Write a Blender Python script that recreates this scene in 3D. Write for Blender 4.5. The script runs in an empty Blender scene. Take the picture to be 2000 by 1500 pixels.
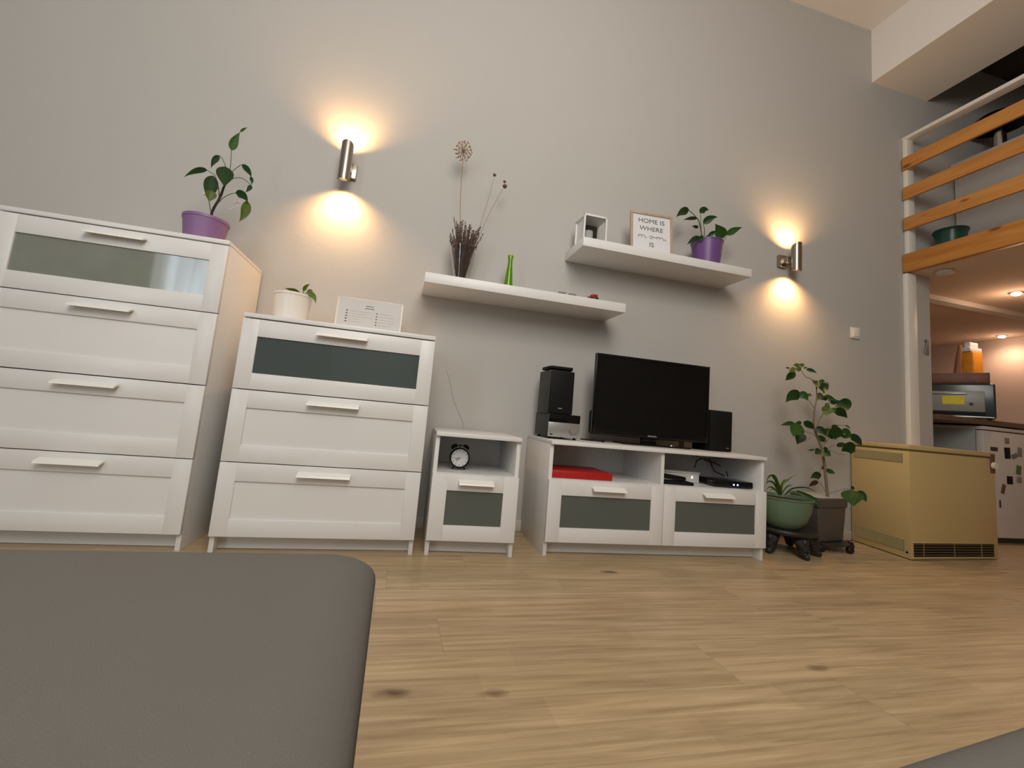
import bpy, bmesh, math, random
from mathutils import Vector, Matrix
R = math.radians
random.seed(7)
col = bpy.context.scene.collection
scene = bpy.context.scene

# ------------------------------------------------------------------ camera
CAM = Vector((1.7902, -2.3282, 0.6281)); YAW, PITCH, ROLL = 0.2236, 0.1146, 0.0900
FPX, PPX, PPY = 824.22, -26.96, -35.70
_f = Vector((math.sin(YAW)*math.cos(PITCH), math.cos(YAW)*math.cos(PITCH), math.sin(PITCH)))
_r0 = Vector((math.cos(YAW), -math.sin(YAW), 0)); _u0 = _r0.cross(_f)
_r = _r0*math.cos(ROLL)+_u0*math.sin(ROLL); _u = -_r0*math.sin(ROLL)+_u0*math.cos(ROLL)
cd = bpy.data.cameras.new('camera'); cam = bpy.data.objects.new('camera', cd); col.objects.link(cam)
cam.matrix_world = Matrix(((_r.x, _u.x, -_f.x, CAM.x), (_r.y, _u.y, -_f.y, CAM.y), (_r.z, _u.z, -_f.z, CAM.z), (0, 0, 0, 1)))
cd.sensor_width = 36; cd.lens = FPX*36/2000; cd.shift_x = -PPX/2000; cd.shift_y = PPY/2000
cd.clip_start = 0.02; cd.clip_end = 60
scene.camera = cam

def at(px, py, y):
    """world point seen at photo pixel (px,py) on the plane y"""
    d = _r*((px-1000-PPX)/FPX) - _u*((py-750-PPY)/FPX) + _f
    return CAM + d*((y-CAM.y)/d.y)
def atx(px, py, x):
    d = _r*((px-1000-PPX)/FPX) - _u*((py-750-PPY)/FPX) + _f
    return CAM + d*((x-CAM.x)/d.x)

# ------------------------------------------------------------------ view, world, main lights
scene.view_settings.view_transform = 'Standard'; scene.view_settings.look = 'None'
scene.view_settings.gamma = 1; scene.view_settings.use_curve_mapping = False
scene.view_settings.exposure = 0.0
w = bpy.data.worlds.new('world'); scene.world = w; w.use_nodes = True
w.node_tree.nodes['Background'].inputs[0].default_value = (0.75, 0.8, 0.9, 1)
w.node_tree.nodes['Background'].inputs[1].default_value = 0.05
def light(name, kind, loc, energy, color, target=None, parent=None, **kw):
    l = bpy.data.lights.new(name, kind); l.energy = energy; l.color = color
    for k, v in kw.items(): setattr(l, k, v)
    o = bpy.data.objects.new(name, l); col.objects.link(o); o.location = loc
    if target is not None:
        o.rotation_euler = (Vector(target)-Vector(loc)).to_track_quat('-Z', 'Y').to_euler()
    if parent:
        o.parent = parent; o.matrix_parent_inverse = parent.matrix_basis.inverted()
    return o
# the room's own lamp hangs behind the photographer; daylight comes from the window in the back wall
light('room_light', 'AREA', (1.8, -3.4, 2.7), 62, (1.0, 0.945, 0.875), (2.4, 0.0, .9), shape='DISK', size=1.8)
light('pendant_light', 'POINT', (2.3, -2.5, 2.95), 42, (1.0, 0.93, 0.85), shadow_soft_size=.35)
light('window_light', 'AREA', (-0.95, -4.40, 1.7), 12, (0.92, 0.95, 1.0), (0.6, 0, 1.2), shape='RECTANGLE', size=0.9, size_y=1.9)

# ------------------------------------------------------------------ materials
def nt(name):
    m = bpy.data.materials.new(name); m.use_nodes = True
    t = m.node_tree; b = t.nodes['Principled BSDF']; return m, t, b
def node(t, k, **kw):
    n = t.nodes.new(k)
    for a, v in kw.items(): setattr(n, a, v)
    return n
def pm(name, c, rough=0.5, metal=0.0, var=0.04, scale=8.0, bump=0.0, bscale=200.0, spec=0.5, coat=0.0, emit=None, es=0.0, trans=0.0, ior=1.45, sub=0.0, alpha=1.0):
    m, t, b = nt(name)
    co = node(t, 'ShaderNodeTexCoord')
    no = node(t, 'ShaderNodeTexNoise'); no.inputs['Scale'].default_value = scale; no.inputs['Detail'].default_value = 3
    t.links.new(co.outputs['Object'], no.inputs['Vector'])
    mx = node(t, 'ShaderNodeMixRGB'); mx.inputs[1].default_value = (*[max(0, v*(1-var)) for v in c], 1); mx.inputs[2].default_value = (*[min(1, v*(1+var)) for v in c], 1)
    t.links.new(no.outputs['Fac'], mx.inputs[0]); t.links.new(mx.outputs[0], b.inputs['Base Color'])
    b.inputs['Roughness'].default_value = rough; b.inputs['Metallic'].default_value = metal
    b.inputs['Specular IOR Level'].default_value = spec; b.inputs['Coat Weight'].default_value = coat
    b.inputs['Transmission Weight'].default_value = trans; b.inputs['IOR'].default_value = ior
    if emit: b.inputs['Emission Color'].default_value = (*emit, 1); b.inputs['Emission Strength'].default_value = es
    if bump:
        n2 = node(t, 'ShaderNodeTexNoise'); n2.inputs['Scale'].default_value = bscale; n2.inputs['Detail'].default_value = 4
        t.links.new(co.outputs['Object'], n2.inputs['Vector'])
        bp = node(t, 'ShaderNodeBump'); bp.inputs['Strength'].default_value = bump; bp.inputs['Distance'].default_value = 0.002
        t.links.new(n2.outputs['Fac'], bp.inputs['Height']); t.links.new(bp.outputs[0], b.inputs['Normal'])
    return m
def wood(name, c1, c2, axis='Y', rough=0.45, knots=True):
    m, t, b = nt(name)
    co = node(t, 'ShaderNodeTexCoord'); mp = node(t, 'ShaderNodeMapping')
    s = {'X': (1.2, 16, 16), 'Y': (16, 1.2, 16), 'Z': (16, 16, 1.2)}[axis]; mp.inputs['Scale'].default_value = s
    t.links.new(co.outputs['Object'], mp.inputs['Vector'])
    no = node(t, 'ShaderNodeTexNoise'); no.inputs['Scale'].default_value = 2.2; no.inputs['Detail'].default_value = 6; no.inputs['Distortion'].default_value = 0.6
    t.links.new(mp.outputs[0], no.inputs['Vector'])
    cr = node(t, 'ShaderNodeValToRGB'); cr.color_ramp.elements[0].position = .3; cr.color_ramp.elements[1].position = .7
    cr.color_ramp.elements[0].color = (*c1, 1); cr.color_ramp.elements[1].color = (*c2, 1)
    t.links.new(no.outputs['Fac'], cr.inputs[0]); out = cr.outputs[0]
    if knots:
        mp2 = node(t, 'ShaderNodeMapping'); s2 = {'X': (3.2, 8, 8), 'Y': (8, 3.2, 8), 'Z': (8, 8, 3.2)}[axis]; mp2.inputs['Scale'].default_value = s2
        t.links.new(co.outputs['Object'], mp2.inputs['Vector'])
        vo = node(t, 'ShaderNodeTexVoronoi'); vo.inputs['Scale'].default_value = 1.3; t.links.new(mp2.outputs[0], vo.inputs['Vector'])
        c2r = node(t, 'ShaderNodeValToRGB'); c2r.color_ramp.elements[0].position = .07; c2r.color_ramp.elements[1].position = .17
        c2r.color_ramp.elements[0].color = (.35, .3, .25, 1); c2r.color_ramp.elements[1].color = (1, 1, 1, 1)
        t.links.new(vo.outputs['Distance'], c2r.inputs[0])
        mm = node(t, 'ShaderNodeMixRGB', blend_type='MULTIPLY'); mm.inputs[0].default_value = 1
        t.links.new(out, mm.inputs[1]); t.links.new(c2r.outputs[0], mm.inputs[2]); out = mm.outputs[0]
    t.links.new(out, b.inputs['Base Color']); b.inputs['Roughness'].default_value = rough
    return m
def floor_mat():
    m, t, b = nt('oak_laminate'); L = t.links.new
    co = node(t, 'ShaderNodeTexCoord'); sp = node(t, 'ShaderNodeSeparateXYZ'); L(co.outputs['Object'], sp.inputs[0])
    def M(op, a, c=None, c3=None):
        n = node(t, 'ShaderNodeMath', operation=op)
        for i, v in enumerate((a, c, c3)):
            if v is None: continue
            if isinstance(v, (int, float)): n.inputs[i].default_value = v
            else: L(v, n.inputs[i])
        return n.outputs[0]
    W, LEN = 0.193, 1.38
    ry = M('DIVIDE', sp.outputs['Y'], W); row = M('FLOOR', ry)
    off = M('MULTIPLY', M('FRACT', M('MULTIPLY', M('SINE', M('MULTIPLY', row, 12.9898)), 43758.5)), 1.0)
    rx = M('ADD', M('DIVIDE', sp.outputs['X'], LEN), off); cx = M('FLOOR', rx)
    cmb = node(t, 'ShaderNodeCombineXYZ'); L(cx, cmb.inputs[0]); L(row, cmb.inputs[1])
    wn = node(t, 'ShaderNodeTexWhiteNoise', noise_dimensions='3D'); L(cmb.outputs[0], wn.inputs['Vector'])
    # strips inside each plank
    st = M('FLOOR', M('DIVIDE', sp.outputs['Y'], W/2))
    off2 = M('FRACT', M('MULTIPLY', M('SINE', M('MULTIPLY', st, 7.13)), 9137.3))
    cx2 = M('FLOOR', M('ADD', M('DIVIDE', sp.outputs['X'], 0.62), off2))
    cmb2 = node(t, 'ShaderNodeCombineXYZ'); L(cx2, cmb2.inputs[0]); L(st, cmb2.inputs[1])
    wn2 = node(t, 'ShaderNodeTexWhiteNoise', noise_dimensions='3D'); L(cmb2.outputs[0], wn2.inputs['Vector'])
    # grain, shifted per plank
    mp = node(t, 'ShaderNodeMapping'); mp.inputs['Scale'].default_value = (1.0, 20, 1)
    vadd = node(t, 'ShaderNodeVectorMath', operation='MULTIPLY_ADD'); L(wn.outputs['Color'], vadd.inputs[0]); vadd.inputs[1].default_value = (7, 7, 7); L(co.outputs['Object'], vadd.inputs[2])
    L(vadd.outputs[0], mp.inputs['Vector'])
    gr = node(t, 'ShaderNodeTexNoise'); gr.inputs['Scale'].default_value = 2.6; gr.inputs['Detail'].default_value = 8; gr.inputs['Roughness'].default_value = .6; gr.inputs['Distortion'].default_value = .5
    L(mp.outputs[0], gr.inputs['Vector'])
    cr = node(t, 'ShaderNodeValToRGB'); cr.color_ramp.elements[0].position = .30; cr.color_ramp.elements[1].position = .68
    cr.color_ramp.elements[0].color = (.318, .228, .122, 1); cr.color_ramp.elements[1].color = (.545, .412, .250, 1)
    L(gr.outputs['Fac'], cr.inputs[0])
    tone = M('ADD', M('MULTIPLY', wn.outputs['Value'], .09), M('ADD', M('MULTIPLY', wn2.outputs['Value'], .13), .87))
    mu = node(t, 'ShaderNodeMixRGB', blend_type='MULTIPLY'); mu.inputs[0].default_value = 1; L(cr.outputs[0], mu.inputs[1]); L(tone, mu.inputs[2])
    # knots
    mp2 = node(t, 'ShaderNodeMapping'); mp2.inputs['Scale'].default_value = (1.55, 3.6, 1); L(co.outputs['Object'], mp2.inputs['Vector'])
    nz = node(t, 'ShaderNodeTexNoise'); nz.inputs['Scale'].default_value = 14; L(co.outputs['Object'], nz.inputs['Vector'])
    va = node(t, 'ShaderNodeVectorMath', operation='MULTIPLY_ADD'); L(nz.outputs['Color'], va.inputs[0]); va.inputs[1].default_value = (.09, .09, 0); L(mp2.outputs[0], va.inputs[2])
    vo = node(t, 'ShaderNodeTexVoronoi'); vo.inputs['Scale'].default_value = 1.0; L(va.outputs[0], vo.inputs['Vector'])
    kr = node(t, 'ShaderNodeValToRGB'); kr.color_ramp.elements[0].position = .02; kr.color_ramp.elements[1].position = .075
    kr.color_ramp.elements[0].color = (.30, .24, .19, 1); kr.color_ramp.elements[1].color = (1, 1, 1, 1); L(vo.outputs['Distance'], kr.inputs[0])
    m2 = node(t, 'ShaderNodeMixRGB', blend_type='MULTIPLY'); m2.inputs[0].default_value = 1; L(mu.outputs[0], m2.inputs[1]); L(kr.outputs[0], m2.inputs[2])
    # seams
    fy = M('FRACT', ry); sy = M('LESS_THAN', fy, 0.010)
    fx = M('FRACT', rx); sx = M('LESS_THAN', fx, 0.0016)
    sm = M('MULTIPLY', M('MAXIMUM', sy, sx), .30)
    m3 = node(t, 'ShaderNodeMixRGB'); L(sm, m3.inputs[0]); L(m2.outputs[0], m3.inputs[1]); m3.inputs[2].default_value = (.12, .08, .05, 1)
    L(m3.outputs[0], b.inputs['Base Color'])
    b.inputs['Roughness'].default_value = .36; b.inputs['Specular IOR Level'].default_value = .38
    bp = node(t, 'ShaderNodeBump'); bp.inputs['Strength'].default_value = .12; bp.inputs['Distance'].default_value = .002; L(gr.outputs['Fac'], bp.inputs['Height']); L(bp.outputs[0], b.inputs['Normal'])
    return m
WALL = pm('wall_paint', (.475, .462, .437), .85, var=.015, scale=1.5, bump=.25, bscale=90)
CEIL = pm('ceiling_paint', (.82, .79, .75), .9, var=.015, scale=1.5)
KWALL = pm('kitchen_wall_warm_lit', (.70, .60, .54), .85, var=.02, scale=2)  # peach tint is warm lamp light on white walls, put into the colour
DARKC = pm('dark_loft_ceiling', (.10, .075, .055), .7, var=.1)  # dark brown base also carries the shade of the unlit loft
FLOOR = floor_mat()
WHITE = pm('white_foil', (.74, .735, .72), .34, var=.012, scale=3)
WHITEH = pm('white_plastic_handle', (.84, .84, .80), .3, var=.01)
WPAINT = pm('white_painted_timber', (.80, .77, .70), .45, var=.03)
SKIRT = pm('skirting_grey', (.55, .52, .47), .5)
GLASSG = pm('frosted_glass', (.066, .086, .086), .05, var=.05, scale=3, spec=.75)
GLASSP = pm('frosted_glass_pale', (.215, .235, .20), .045, var=.25, scale=6, spec=.8)  # paler base: reflected room light put into the colour, plus contents behind
GLASSM = pm('frosted_glass_matt', (.105, .118, .104), .34, var=.05, scale=3, spec=.4)
STEEL = pm('brushed_steel', (.40, .36, .31), .28, metal=1.0, var=.08)
CHROME = pm('chrome', (.75, .75, .75), .12, metal=1.0)
BLACKG = pm('black_gloss', (.006, .006, .006), .10, var=.1, spec=.4)
BLACKM = pm('black_matt', (.007, .007, .007), .6, var=.1, spec=.22)
DGREY = pm('dark_grey_plastic', (.032, .032, .030), .5, var=.08)
SILVER = pm('silver_panel', (.42, .42, .40), .32, metal=.6, var=.02)
PURPLE = pm('purple_plastic', (.235, .130, .275), .42, var=.04)
PURPLE2 = pm('dark_purple_plastic', (.15, .07, .22), .38, var=.04)
WPLAST = pm('white_translucent_plastic', (.78, .74, .68), .3, var=.02)
SOIL = pm('soil', (.035, .022, .014), .95, var=.4, scale=60, bump=.8, bscale=80)
LEAFD = pm('leaf_dark', (.028, .085, .020), .38, var=.35, scale=25)
LEAFM = pm('leaf_mid', (.055, .150, .028), .4, var=.3, scale=25)
LEAFL = pm('leaf_light', (.22, .30, .09), .45, var=.25, scale=30)
LEAFY = pm('leaf_yellowing', (.13, .19, .018), .42, var=.35, scale=25)
LEAFR = pm('leaf_reddish', (.09, .035, .015), .5, var=.3, scale=30)
STEMG = pm('green_stem', (.07, .11, .04), .55, var=.2)
STEMB = pm('brown_stem', (.035, .028, .015), .65, var=.3, scale=40)
BARK = pm('grey_bark', (.20, .15, .10), .75, var=.25, scale=40)
DRYC = pm('dried_straw', (.30, .19, .10), .8, var=.3, scale=40)
DRYD = pm('dried_lavender', (.125, .082, .066), .85, var=.4, scale=50)
DRYR = pm('dried_brown_head', (.13, .06, .04), .85, var=.3, scale=60)
PETAL = pm('pale_petals', (.75, .66, .70), .5)
CREAM = pm('cream_enamel', (.53, .40, .18), .38, var=.03, scale=2)
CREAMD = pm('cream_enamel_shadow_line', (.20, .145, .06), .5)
GRILLG = pm('olive_grille', (.25, .235, .13), .5)
FABRIC = pm('grey_sofa_fabric', (.135, .130, .118), .95, var=.05, scale=12, bump=.35, bscale=900, spec=.15)
POTG = pm('green_ceramic', (.12, .19, .12), .35, var=.06)
POTB = pm('taupe_pot', (.085, .070, .060), .45, var=.06)
RIMG = pm('pale_pot_rim', (.42, .42, .40), .45, var=.05)
STOOLM = pm('dark_carved_wood', (.022, .020, .018), .42, var=.3, scale=20)
RED = pm('red_leatherette', (.42, .014, .010), .42, var=.12, scale=60, bump=.3, bscale=300)
REDD = pm('dark_red', (.22, .02, .022), .4, var=.15)
PAPER = pm('white_paper', (.70, .70, .72), .6, var=.01)
INK = pm('grey_ink', (.11, .11, .12), .7)
INKL = pm('light_ink', (.38, .37, .36), .8)
OAKF = wood('pale_oak_frame', (.38, .27, .19), (.50, .37, .28), 'Z', .5, knots=False)
PINE = wood('orange_pine', (.50, .20, .040), (.66, .30, .075), 'Y', .42)
PINED = wood('orange_pine_bottom', (.46, .175, .028), (.60, .26, .055), 'Y', .42)
WTOP = wood('dark_worktop', (.085, .045, .025), (.15, .085, .05), 'X', .4, knots=False)
WICK = wood('brown_tray_wood', (.11, .036, .012), (.18, .060, .020), 'X', .5, knots=False)
UTEN = wood('utensil_wood', (.20, .08, .03), (.30, .13, .06), 'Z', .5, knots=False)
GREENGL = pm('green_glass', (.30, .60, .02), .06, var=.02, trans=.75, ior=1.45)
CLEARGL = pm('clear_glass', (.93, .93, .92), .03, var=.0, trans=1.0, ior=1.45)
BOWLG = pm('teal_glazed', (.015, .075, .050), .3, var=.5, scale=14)
BULB = pm('bulb_glow', (1, 1, 1), .5, emit=(1.0, .72, .42), es=2.0)
SPOTG = pm('spot_glow', (1, 1, 1), .5, emit=(1.0, .78, .62), es=22)
LED = pm('led_blue', (.2, .3, 1), .5, emit=(.35, .45, 1.0), es=9)
LEDW = pm('led_white', (1, 1, .9), .5, emit=(1.0, .98, .8), es=2.5)
YEL = pm('yellow_sticker', (.72, .62, .03), .6, var=.15, scale=60)
ORAN = pm('orange_bag', (.72, .30, .025), .5, var=.25, scale=25)
FRIDGE = pm('white_enamel', (.56, .53, .50), .35, var=.01)
FRSIDE = pm('grey_fridge_side', (.34, .36, .35), .4, var=.02)
CARDB = pm('box_card', (.48, .38, .22), .6, var=.2, scale=14)
BROWN = pm('brown_spot', (.14, .06, .03), .6)
OVENF = pm('grey_oven_face', (.26, .26, .235), .35, var=.04)
OVENB = pm('oven_teal_black', (.030, .045, .045), .22, var=.2)
CREAMW = pm('cream_white_knob', (.75, .68, .55), .4)
CURT = pm('curtain_daylight', (.9, .95, 1), .9, emit=(.78, .90, 1.0), es=2.4)
BLUEG = pm('muted_blue', (.12, .16, .18), .5, var=.3, scale=40)
MGREEN = pm('magnet_green', (.08, .14, .03), .5, var=.5, scale=60)
MGREY = pm('magnet_grey', (.22, .19, .16), .5, var=.2)
DOLLY = pm('dolly_rubber', (.010, .010, .010), .6)

def fold_glow(m):  # light and dark of the folds painted as uneven glow
    t = m.node_tree; b = t.nodes['Principled BSDF']; co = node(t, 'ShaderNodeTexCoord'); mp = node(t, 'ShaderNodeMapping'); mp.inputs['Scale'].default_value = (1, 0, .04)
    t.links.new(co.outputs['Object'], mp.inputs['Vector'])
    n = node(t, 'ShaderNodeTexNoise'); n.inputs['Scale'].default_value = 9; n.inputs['Detail'].default_value = 2; t.links.new(mp.outputs[0], n.inputs['Vector'])
    cr = node(t, 'ShaderNodeMapRange'); cr.inputs['From Min'].default_value = .38; cr.inputs['From Max'].default_value = .62; cr.inputs['To Min'].default_value = .7; cr.inputs['To Max'].default_value = 4.2
    t.links.new(n.outputs['Fac'], cr.inputs[0]); t.links.new(cr.outputs[0], b.inputs['Emission Strength'])
fold_glow(CURT)

# ------------------------------------------------------------------ mesh builder
class MB:
    def __init__(s): s.bm = bmesh.new()
    def _merge(s, b, M=None):
        if M is not None: b.transform(M)
        me = bpy.data.meshes.new('tmp'); b.to_mesh(me); b.free(); s.bm.from_mesh(me); bpy.data.meshes.remove(me)
    def box(s, x0, x1, y0, y1, z0, z1, bev=0.0, seg=2, M=None):
        b = bmesh.new(); bmesh.ops.create_cube(b, size=1)
        bmesh.ops.scale(b, vec=(abs(x1-x0), abs(y1-y0), abs(z1-z0)), verts=b.verts)
        bmesh.ops.translate(b, vec=((x0+x1)/2, (y0+y1)/2, (z0+z1)/2), verts=b.verts)
        if bev: bmesh.ops.bevel(b, geom=b.edges[:], offset=bev, segments=seg, profile=.5, affect='EDGES', clamp_overlap=True)
        s._merge(b, M); return s
    def prism(s, pts, z0, z1, bev=0.0, M=None):
        b = bmesh.new(); lo = [b.verts.new((x, y, z0)) for x, y in pts]; hi = [b.verts.new((x, y, z1)) for x, y in pts]; n = len(pts)
        b.faces.new(lo[::-1]); b.faces.new(hi)
        for i in range(n): b.faces.new((lo[i], lo[(i+1) % n], hi[(i+1) % n], hi[i]))
        bmesh.ops.recalc_face_normals(b, faces=b.faces)
        if bev: bmesh.ops.bevel(b, geom=b.edges[:], offset=bev, segments=2, profile=.5, affect='EDGES')
        s._merge(b, M); return s
    def extr(s, prof, x0, x1, M=None):
        """profile of (y,z) points swept along x"""
        b = bmesh.new(); a = [b.verts.new((x0, y, z)) for y, z in prof]; c = [b.verts.new((x1, y, z)) for y, z in prof]; n = len(prof)
        b.faces.new(a); b.faces.new(c[::-1])
        for i in range(n): b.faces.new((a[i], c[i], c[(i+1) % n], a[(i+1) % n]))
        bmesh.ops.recalc_face_normals(b, faces=b.faces); s._merge(b, M); return s
    def lathe(s, prof, c=(0, 0, 0), n=40, M=None, sx=1, sy=1):
        b = bmesh.new(); rings = []
        for r, z in prof:
            if r < 1e-6: rings.append([b.verts.new((0, 0, z))])
            else: rings.append([b.verts.new((r*sx*math.cos(2*math.pi*i/n), r*sy*math.sin(2*math.pi*i/n), z)) for i in range(n)])
        for a, d in zip(rings, rings[1:]):
            for i in range(n):
                j = (i+1) % n
                if len(a) == 1 and len(d) == 1: continue
                if len(a) == 1: b.faces.new((a[0], d[i], d[j]))
                elif len(d) == 1: b.faces.new((a[i], a[j], d[0]))
                else: b.faces.new((a[i], a[j], d[j], d[i]))
        bmesh.ops.recalc_face_normals(b, faces=b.faces)
        T = Matrix.Translation(c); s._merge(b, T @ M if M is not None else T); return s
    def tube(s, pts, r, n=8, cap=True):
        pts = [Vector(p) for p in pts]; rs = r if isinstance(r, (list, tuple)) else [r]*len(pts)
        b = bmesh.new(); rings = []; up = Vector((0.31, 0.52, 0.79))
        for i, p in enumerate(pts):
            t = (pts[min(i+1, len(pts)-1)]-pts[max(i-1, 0)]).normalized()
            a = t.cross(up)
            if a.length < .05: a = t.cross(Vector((1, 0, 0)))
            a.normalize(); c = t.cross(a)
            rings.append([b.verts.new(p+(a*math.cos(2*math.pi*k/n)+c*math.sin(2*math.pi*k/n))*rs[i]) for k in range(n)])
        for A, B in zip(rings, rings[1:]):
            for k in range(n): b.faces.new((A[k], A[(k+1) % n], B[(k+1) % n], B[k]))
        if cap: b.faces.new(rings[0][::-1]); b.faces.new(rings[-1])
        bmesh.ops.recalc_face_normals(b, faces=b.faces); s._merge(b); return s
    def ball(s, c, r, sub=2, sc=(1, 1, 1)):
        b = bmesh.new(); bmesh.ops.create_icosphere(b, subdivisions=sub, radius=r); bmesh.ops.scale(b, vec=sc, verts=b.verts)
        bmesh.ops.translate(b, vec=c, verts=b.verts); s._merge(b); return s
    def leaf(s, p0, p1, p2, wd, fold=.25, n=11, shape=.66):
        """leaf blade along the curve p0,p1,p2 with full width wd, folded at its midrib"""
        b = bmesh.new(); rows = []
        p0, p1, p2 = Vector(p0), Vector(p1), Vector(p2)
        for i in range(n+1):
            t = i/n; p = p0*(1-t)**2+p1*2*t*(1-t)+p2*t*t
            tg = ((p1-p0)*(1-t)+(p2-p1)*t).normalized(); v = (CAM-p).normalized()
            sd = tg.cross(v)
            if sd.length < 1e-4: sd = Vector((1, 0, 0))
            sd.normalize(); h = wd*.5*math.sin(math.pi*t**shape)*(1-.25*t**3) if 0 < t < 1 else 0.0004
            rows.append([b.verts.new(p+sd*h+v*h*fold), b.verts.new(p+sd*h*.5+v*h*fold*.35), b.verts.new(p), b.verts.new(p-sd*h*.5+v*h*fold*.35), b.verts.new(p-sd*h+v*h*fold)])
        for A, B in zip(rows, rows[1:]):
            for k in range(4): b.faces.new((A[k], A[k+1], B[k+1], B[k]))
        bmesh.ops.solidify(b, geom=b.faces[:], thickness=.0006)
        s._merge(b); return s
    def build(s, name, mat, parent=None, angle=35, sub=0):
        me = bpy.data.meshes.new(name); s.bm.to_mesh(me); s.bm.free()
        me.materials.append(mat); me.shade_smooth(); me.set_sharp_from_angle(angle=R(angle))
        o = bpy.data.objects.new(name, me); col.objects.link(o)
        if parent: o.parent = parent
        if sub:
            md = o.modifiers.new('sub', 'SUBSURF'); md.levels = sub; md.render_levels = sub
        return o
def tag(o, label=None, cat=None, group=None, kind=None):
    if label: o['label'] = label
    if cat: o['category'] = cat
    if group: o['group'] = group
    if kind: o['kind'] = kind
    return o
def thing(name, label, cat, loc=(0, 0, 0), rz=0.0, group=None):
    o = bpy.data.objects.new(name, None); col.objects.link(o); o.location = loc; o.rotation_euler = (0, 0, rz)
    o.empty_display_size = .1
    return tag(o, label, cat, group)
class P:
    """parts written in world coordinates, parented to a thing that stands at loc"""
    def __init__(s, name, label, cat, loc, group=None): s.t = thing(name, label, cat, loc, 0, group); s.o = Vector(loc)
    def add(s, name, mb, mat, parent=None, label=None, **kw):
        mb.bm.transform(Matrix.Translation(-s.o)); o = mb.build(name, mat, parent or s.t, **kw)
        if label: o['label'] = label
        return o
def struct(name, mb, mat): return tag(mb.build(name, mat), kind='structure')
def text_into(mb, body, size, M, ext=.0004):
    cu = bpy.data.curves.new('t', 'FONT'); cu.body = body; cu.size = size; cu.align_x = 'CENTER'; cu.align_y = 'CENTER'; cu.extrude = ext
    o = bpy.data.objects.new('t', cu); col.objects.link(o); dg = bpy.context.evaluated_depsgraph_get()
    me = bpy.data.meshes.new_from_object(o.evaluated_get(dg)); b = bmesh.new(); b.from_mesh(me); b.transform(M)
    bpy.data.objects.remove(o); bpy.data.meshes.remove(me); bpy.data.curves.remove(cu)
    mb._merge(b)

# ------------------------------------------------------------------ room shell
XL, XR, YB, YK = -3.0, 8.30, -4.5, 2.0
ZC, ZL0, ZL1 = 3.92, 1.975, 2.10
struct('floor', MB().box(XL-.1, XR+.1, YB-.1, YK+.1, -.1, 0), FLOOR)
struct('ceiling', MB().box(XL-.1, 5.40, YB-.1, .15, ZC, ZC+.1), CEIL)
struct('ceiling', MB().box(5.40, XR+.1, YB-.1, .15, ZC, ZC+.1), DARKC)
b = MB().box(XL-.1, 5.655, 0, .15, 0, ZL0); b.box(XL-.1, XR+.1, 0, .15, ZL1, ZC); b.box(XL-.1, 5.43, 0, .15, ZL0, ZL1); struct('wall_front', b, WALL)
struct('wall_left', MB().box(XL-.1, XL, YB, 0, 0, ZC), WALL)
b = MB().box(XL, -1.40, YB-.1, YB, 0, ZC); b.box(-.50, XR, YB-.1, YB, 0, ZC); b.box(-1.40, -.50, YB-.1, YB, 0, .7); b.box(-1.40, -.50, YB-.1, YB, 2.65, ZC)
struct('wall_back', b, WALL)
b = MB().box(XR, XR+.1, YB, YK, 0, ZL0); struct('wall_right', b, KWALL)
struct('wall_right', MB().box(XR, XR+.1, YB, 0, ZL1, ZC), WALL)
struct('wall_kitchen', MB().box(5.50, XR, YK, YK+.1, 0, ZL0), KWALL)
struct('wall_kitchen', MB().box(5.50, 5.60, .15, YK, 0, ZL0), KWALL)
# loft slab: kitchen ceiling below, loft floor above
b = MB().box(5.43, XR, YB, 0, ZL0, ZL1); b.box(5.655, XR, 0, YK, ZL0, ZL1-.001); struct('ceiling_kitchen', b, pm('kitchen_ceiling_warm_lit', (.74, .61, .50), .9, var=.02))  # warm glow of the spots is tinted into the ceiling colour
struct('trim_1', MB().box(5.11, 5.69, YB, 0, 3.466, ZC), CEIL)                    # dropped beam
struct('trim_2', MB().box(5.66, XR, .255, .335, 1.935, ZL0), CEIL)                # step in the kitchen ceiling
struct('trim_3', MB().box(5.385, 5.475, -.032, 0, 0, 1.955, .004), WPAINT)        # white post under the loft
# window with daylight curtain in the wall behind the camera
wf = MB().box(-1.45, -.45, YB, YB+.05, .65, .72); wf.box(-1.45, -.45, YB, YB+.05, 2.63, 2.70); wf.box(-1.45, -1.38, YB, YB+.05, .7, 2.65); wf.box(-.52, -.45, YB, YB+.05, .7, 2.65)
struct('window_1', wf, WPAINT)
cu = MB(); prev = None
prof = [(-1.38+.88*i/60, YB-.03+.022*math.sin(i*.95)+.010*math.sin(i*.37)) for i in range(61)]
bb = bmesh.new(); lo = [bb.verts.new((x, y, .70)) for x, y in prof]; hi = [bb.verts.new((x, y, 2.65)) for x, y in prof]
for i in range(60): bb.faces.new((lo[i], lo[i+1], hi[i+1], hi[i]))
cu._merge(bb); struct('window_1_curtain', cu, CURT)
# unseen pale door, added for its reflection in the drawer glass
struct('added_door', MB().box(1.02, 1.92, YB, YB+.03, 0, 2.02, .003), pm('pale_added_door', (.74, .80, .83), .4))
b = MB().box(.93, 1.015, YB, YB+.045, 0, 2.10); b.box(1.925, 2.01, YB, YB+.045, 0, 2.10); b.box(.93, 2.01, YB, YB+.045, 2.025, 2.11); struct('added_door_frame', b, WPAINT)
# skirting boards on the long wall
for i, (a, c) in enumerate(((XL, 0.2), (0.2, 2.2), (2.2, 4.88))):
    struct('baseboard_front', MB().box(a, c, -.008, 0, 0, .056, .002), SKIRT)

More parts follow.
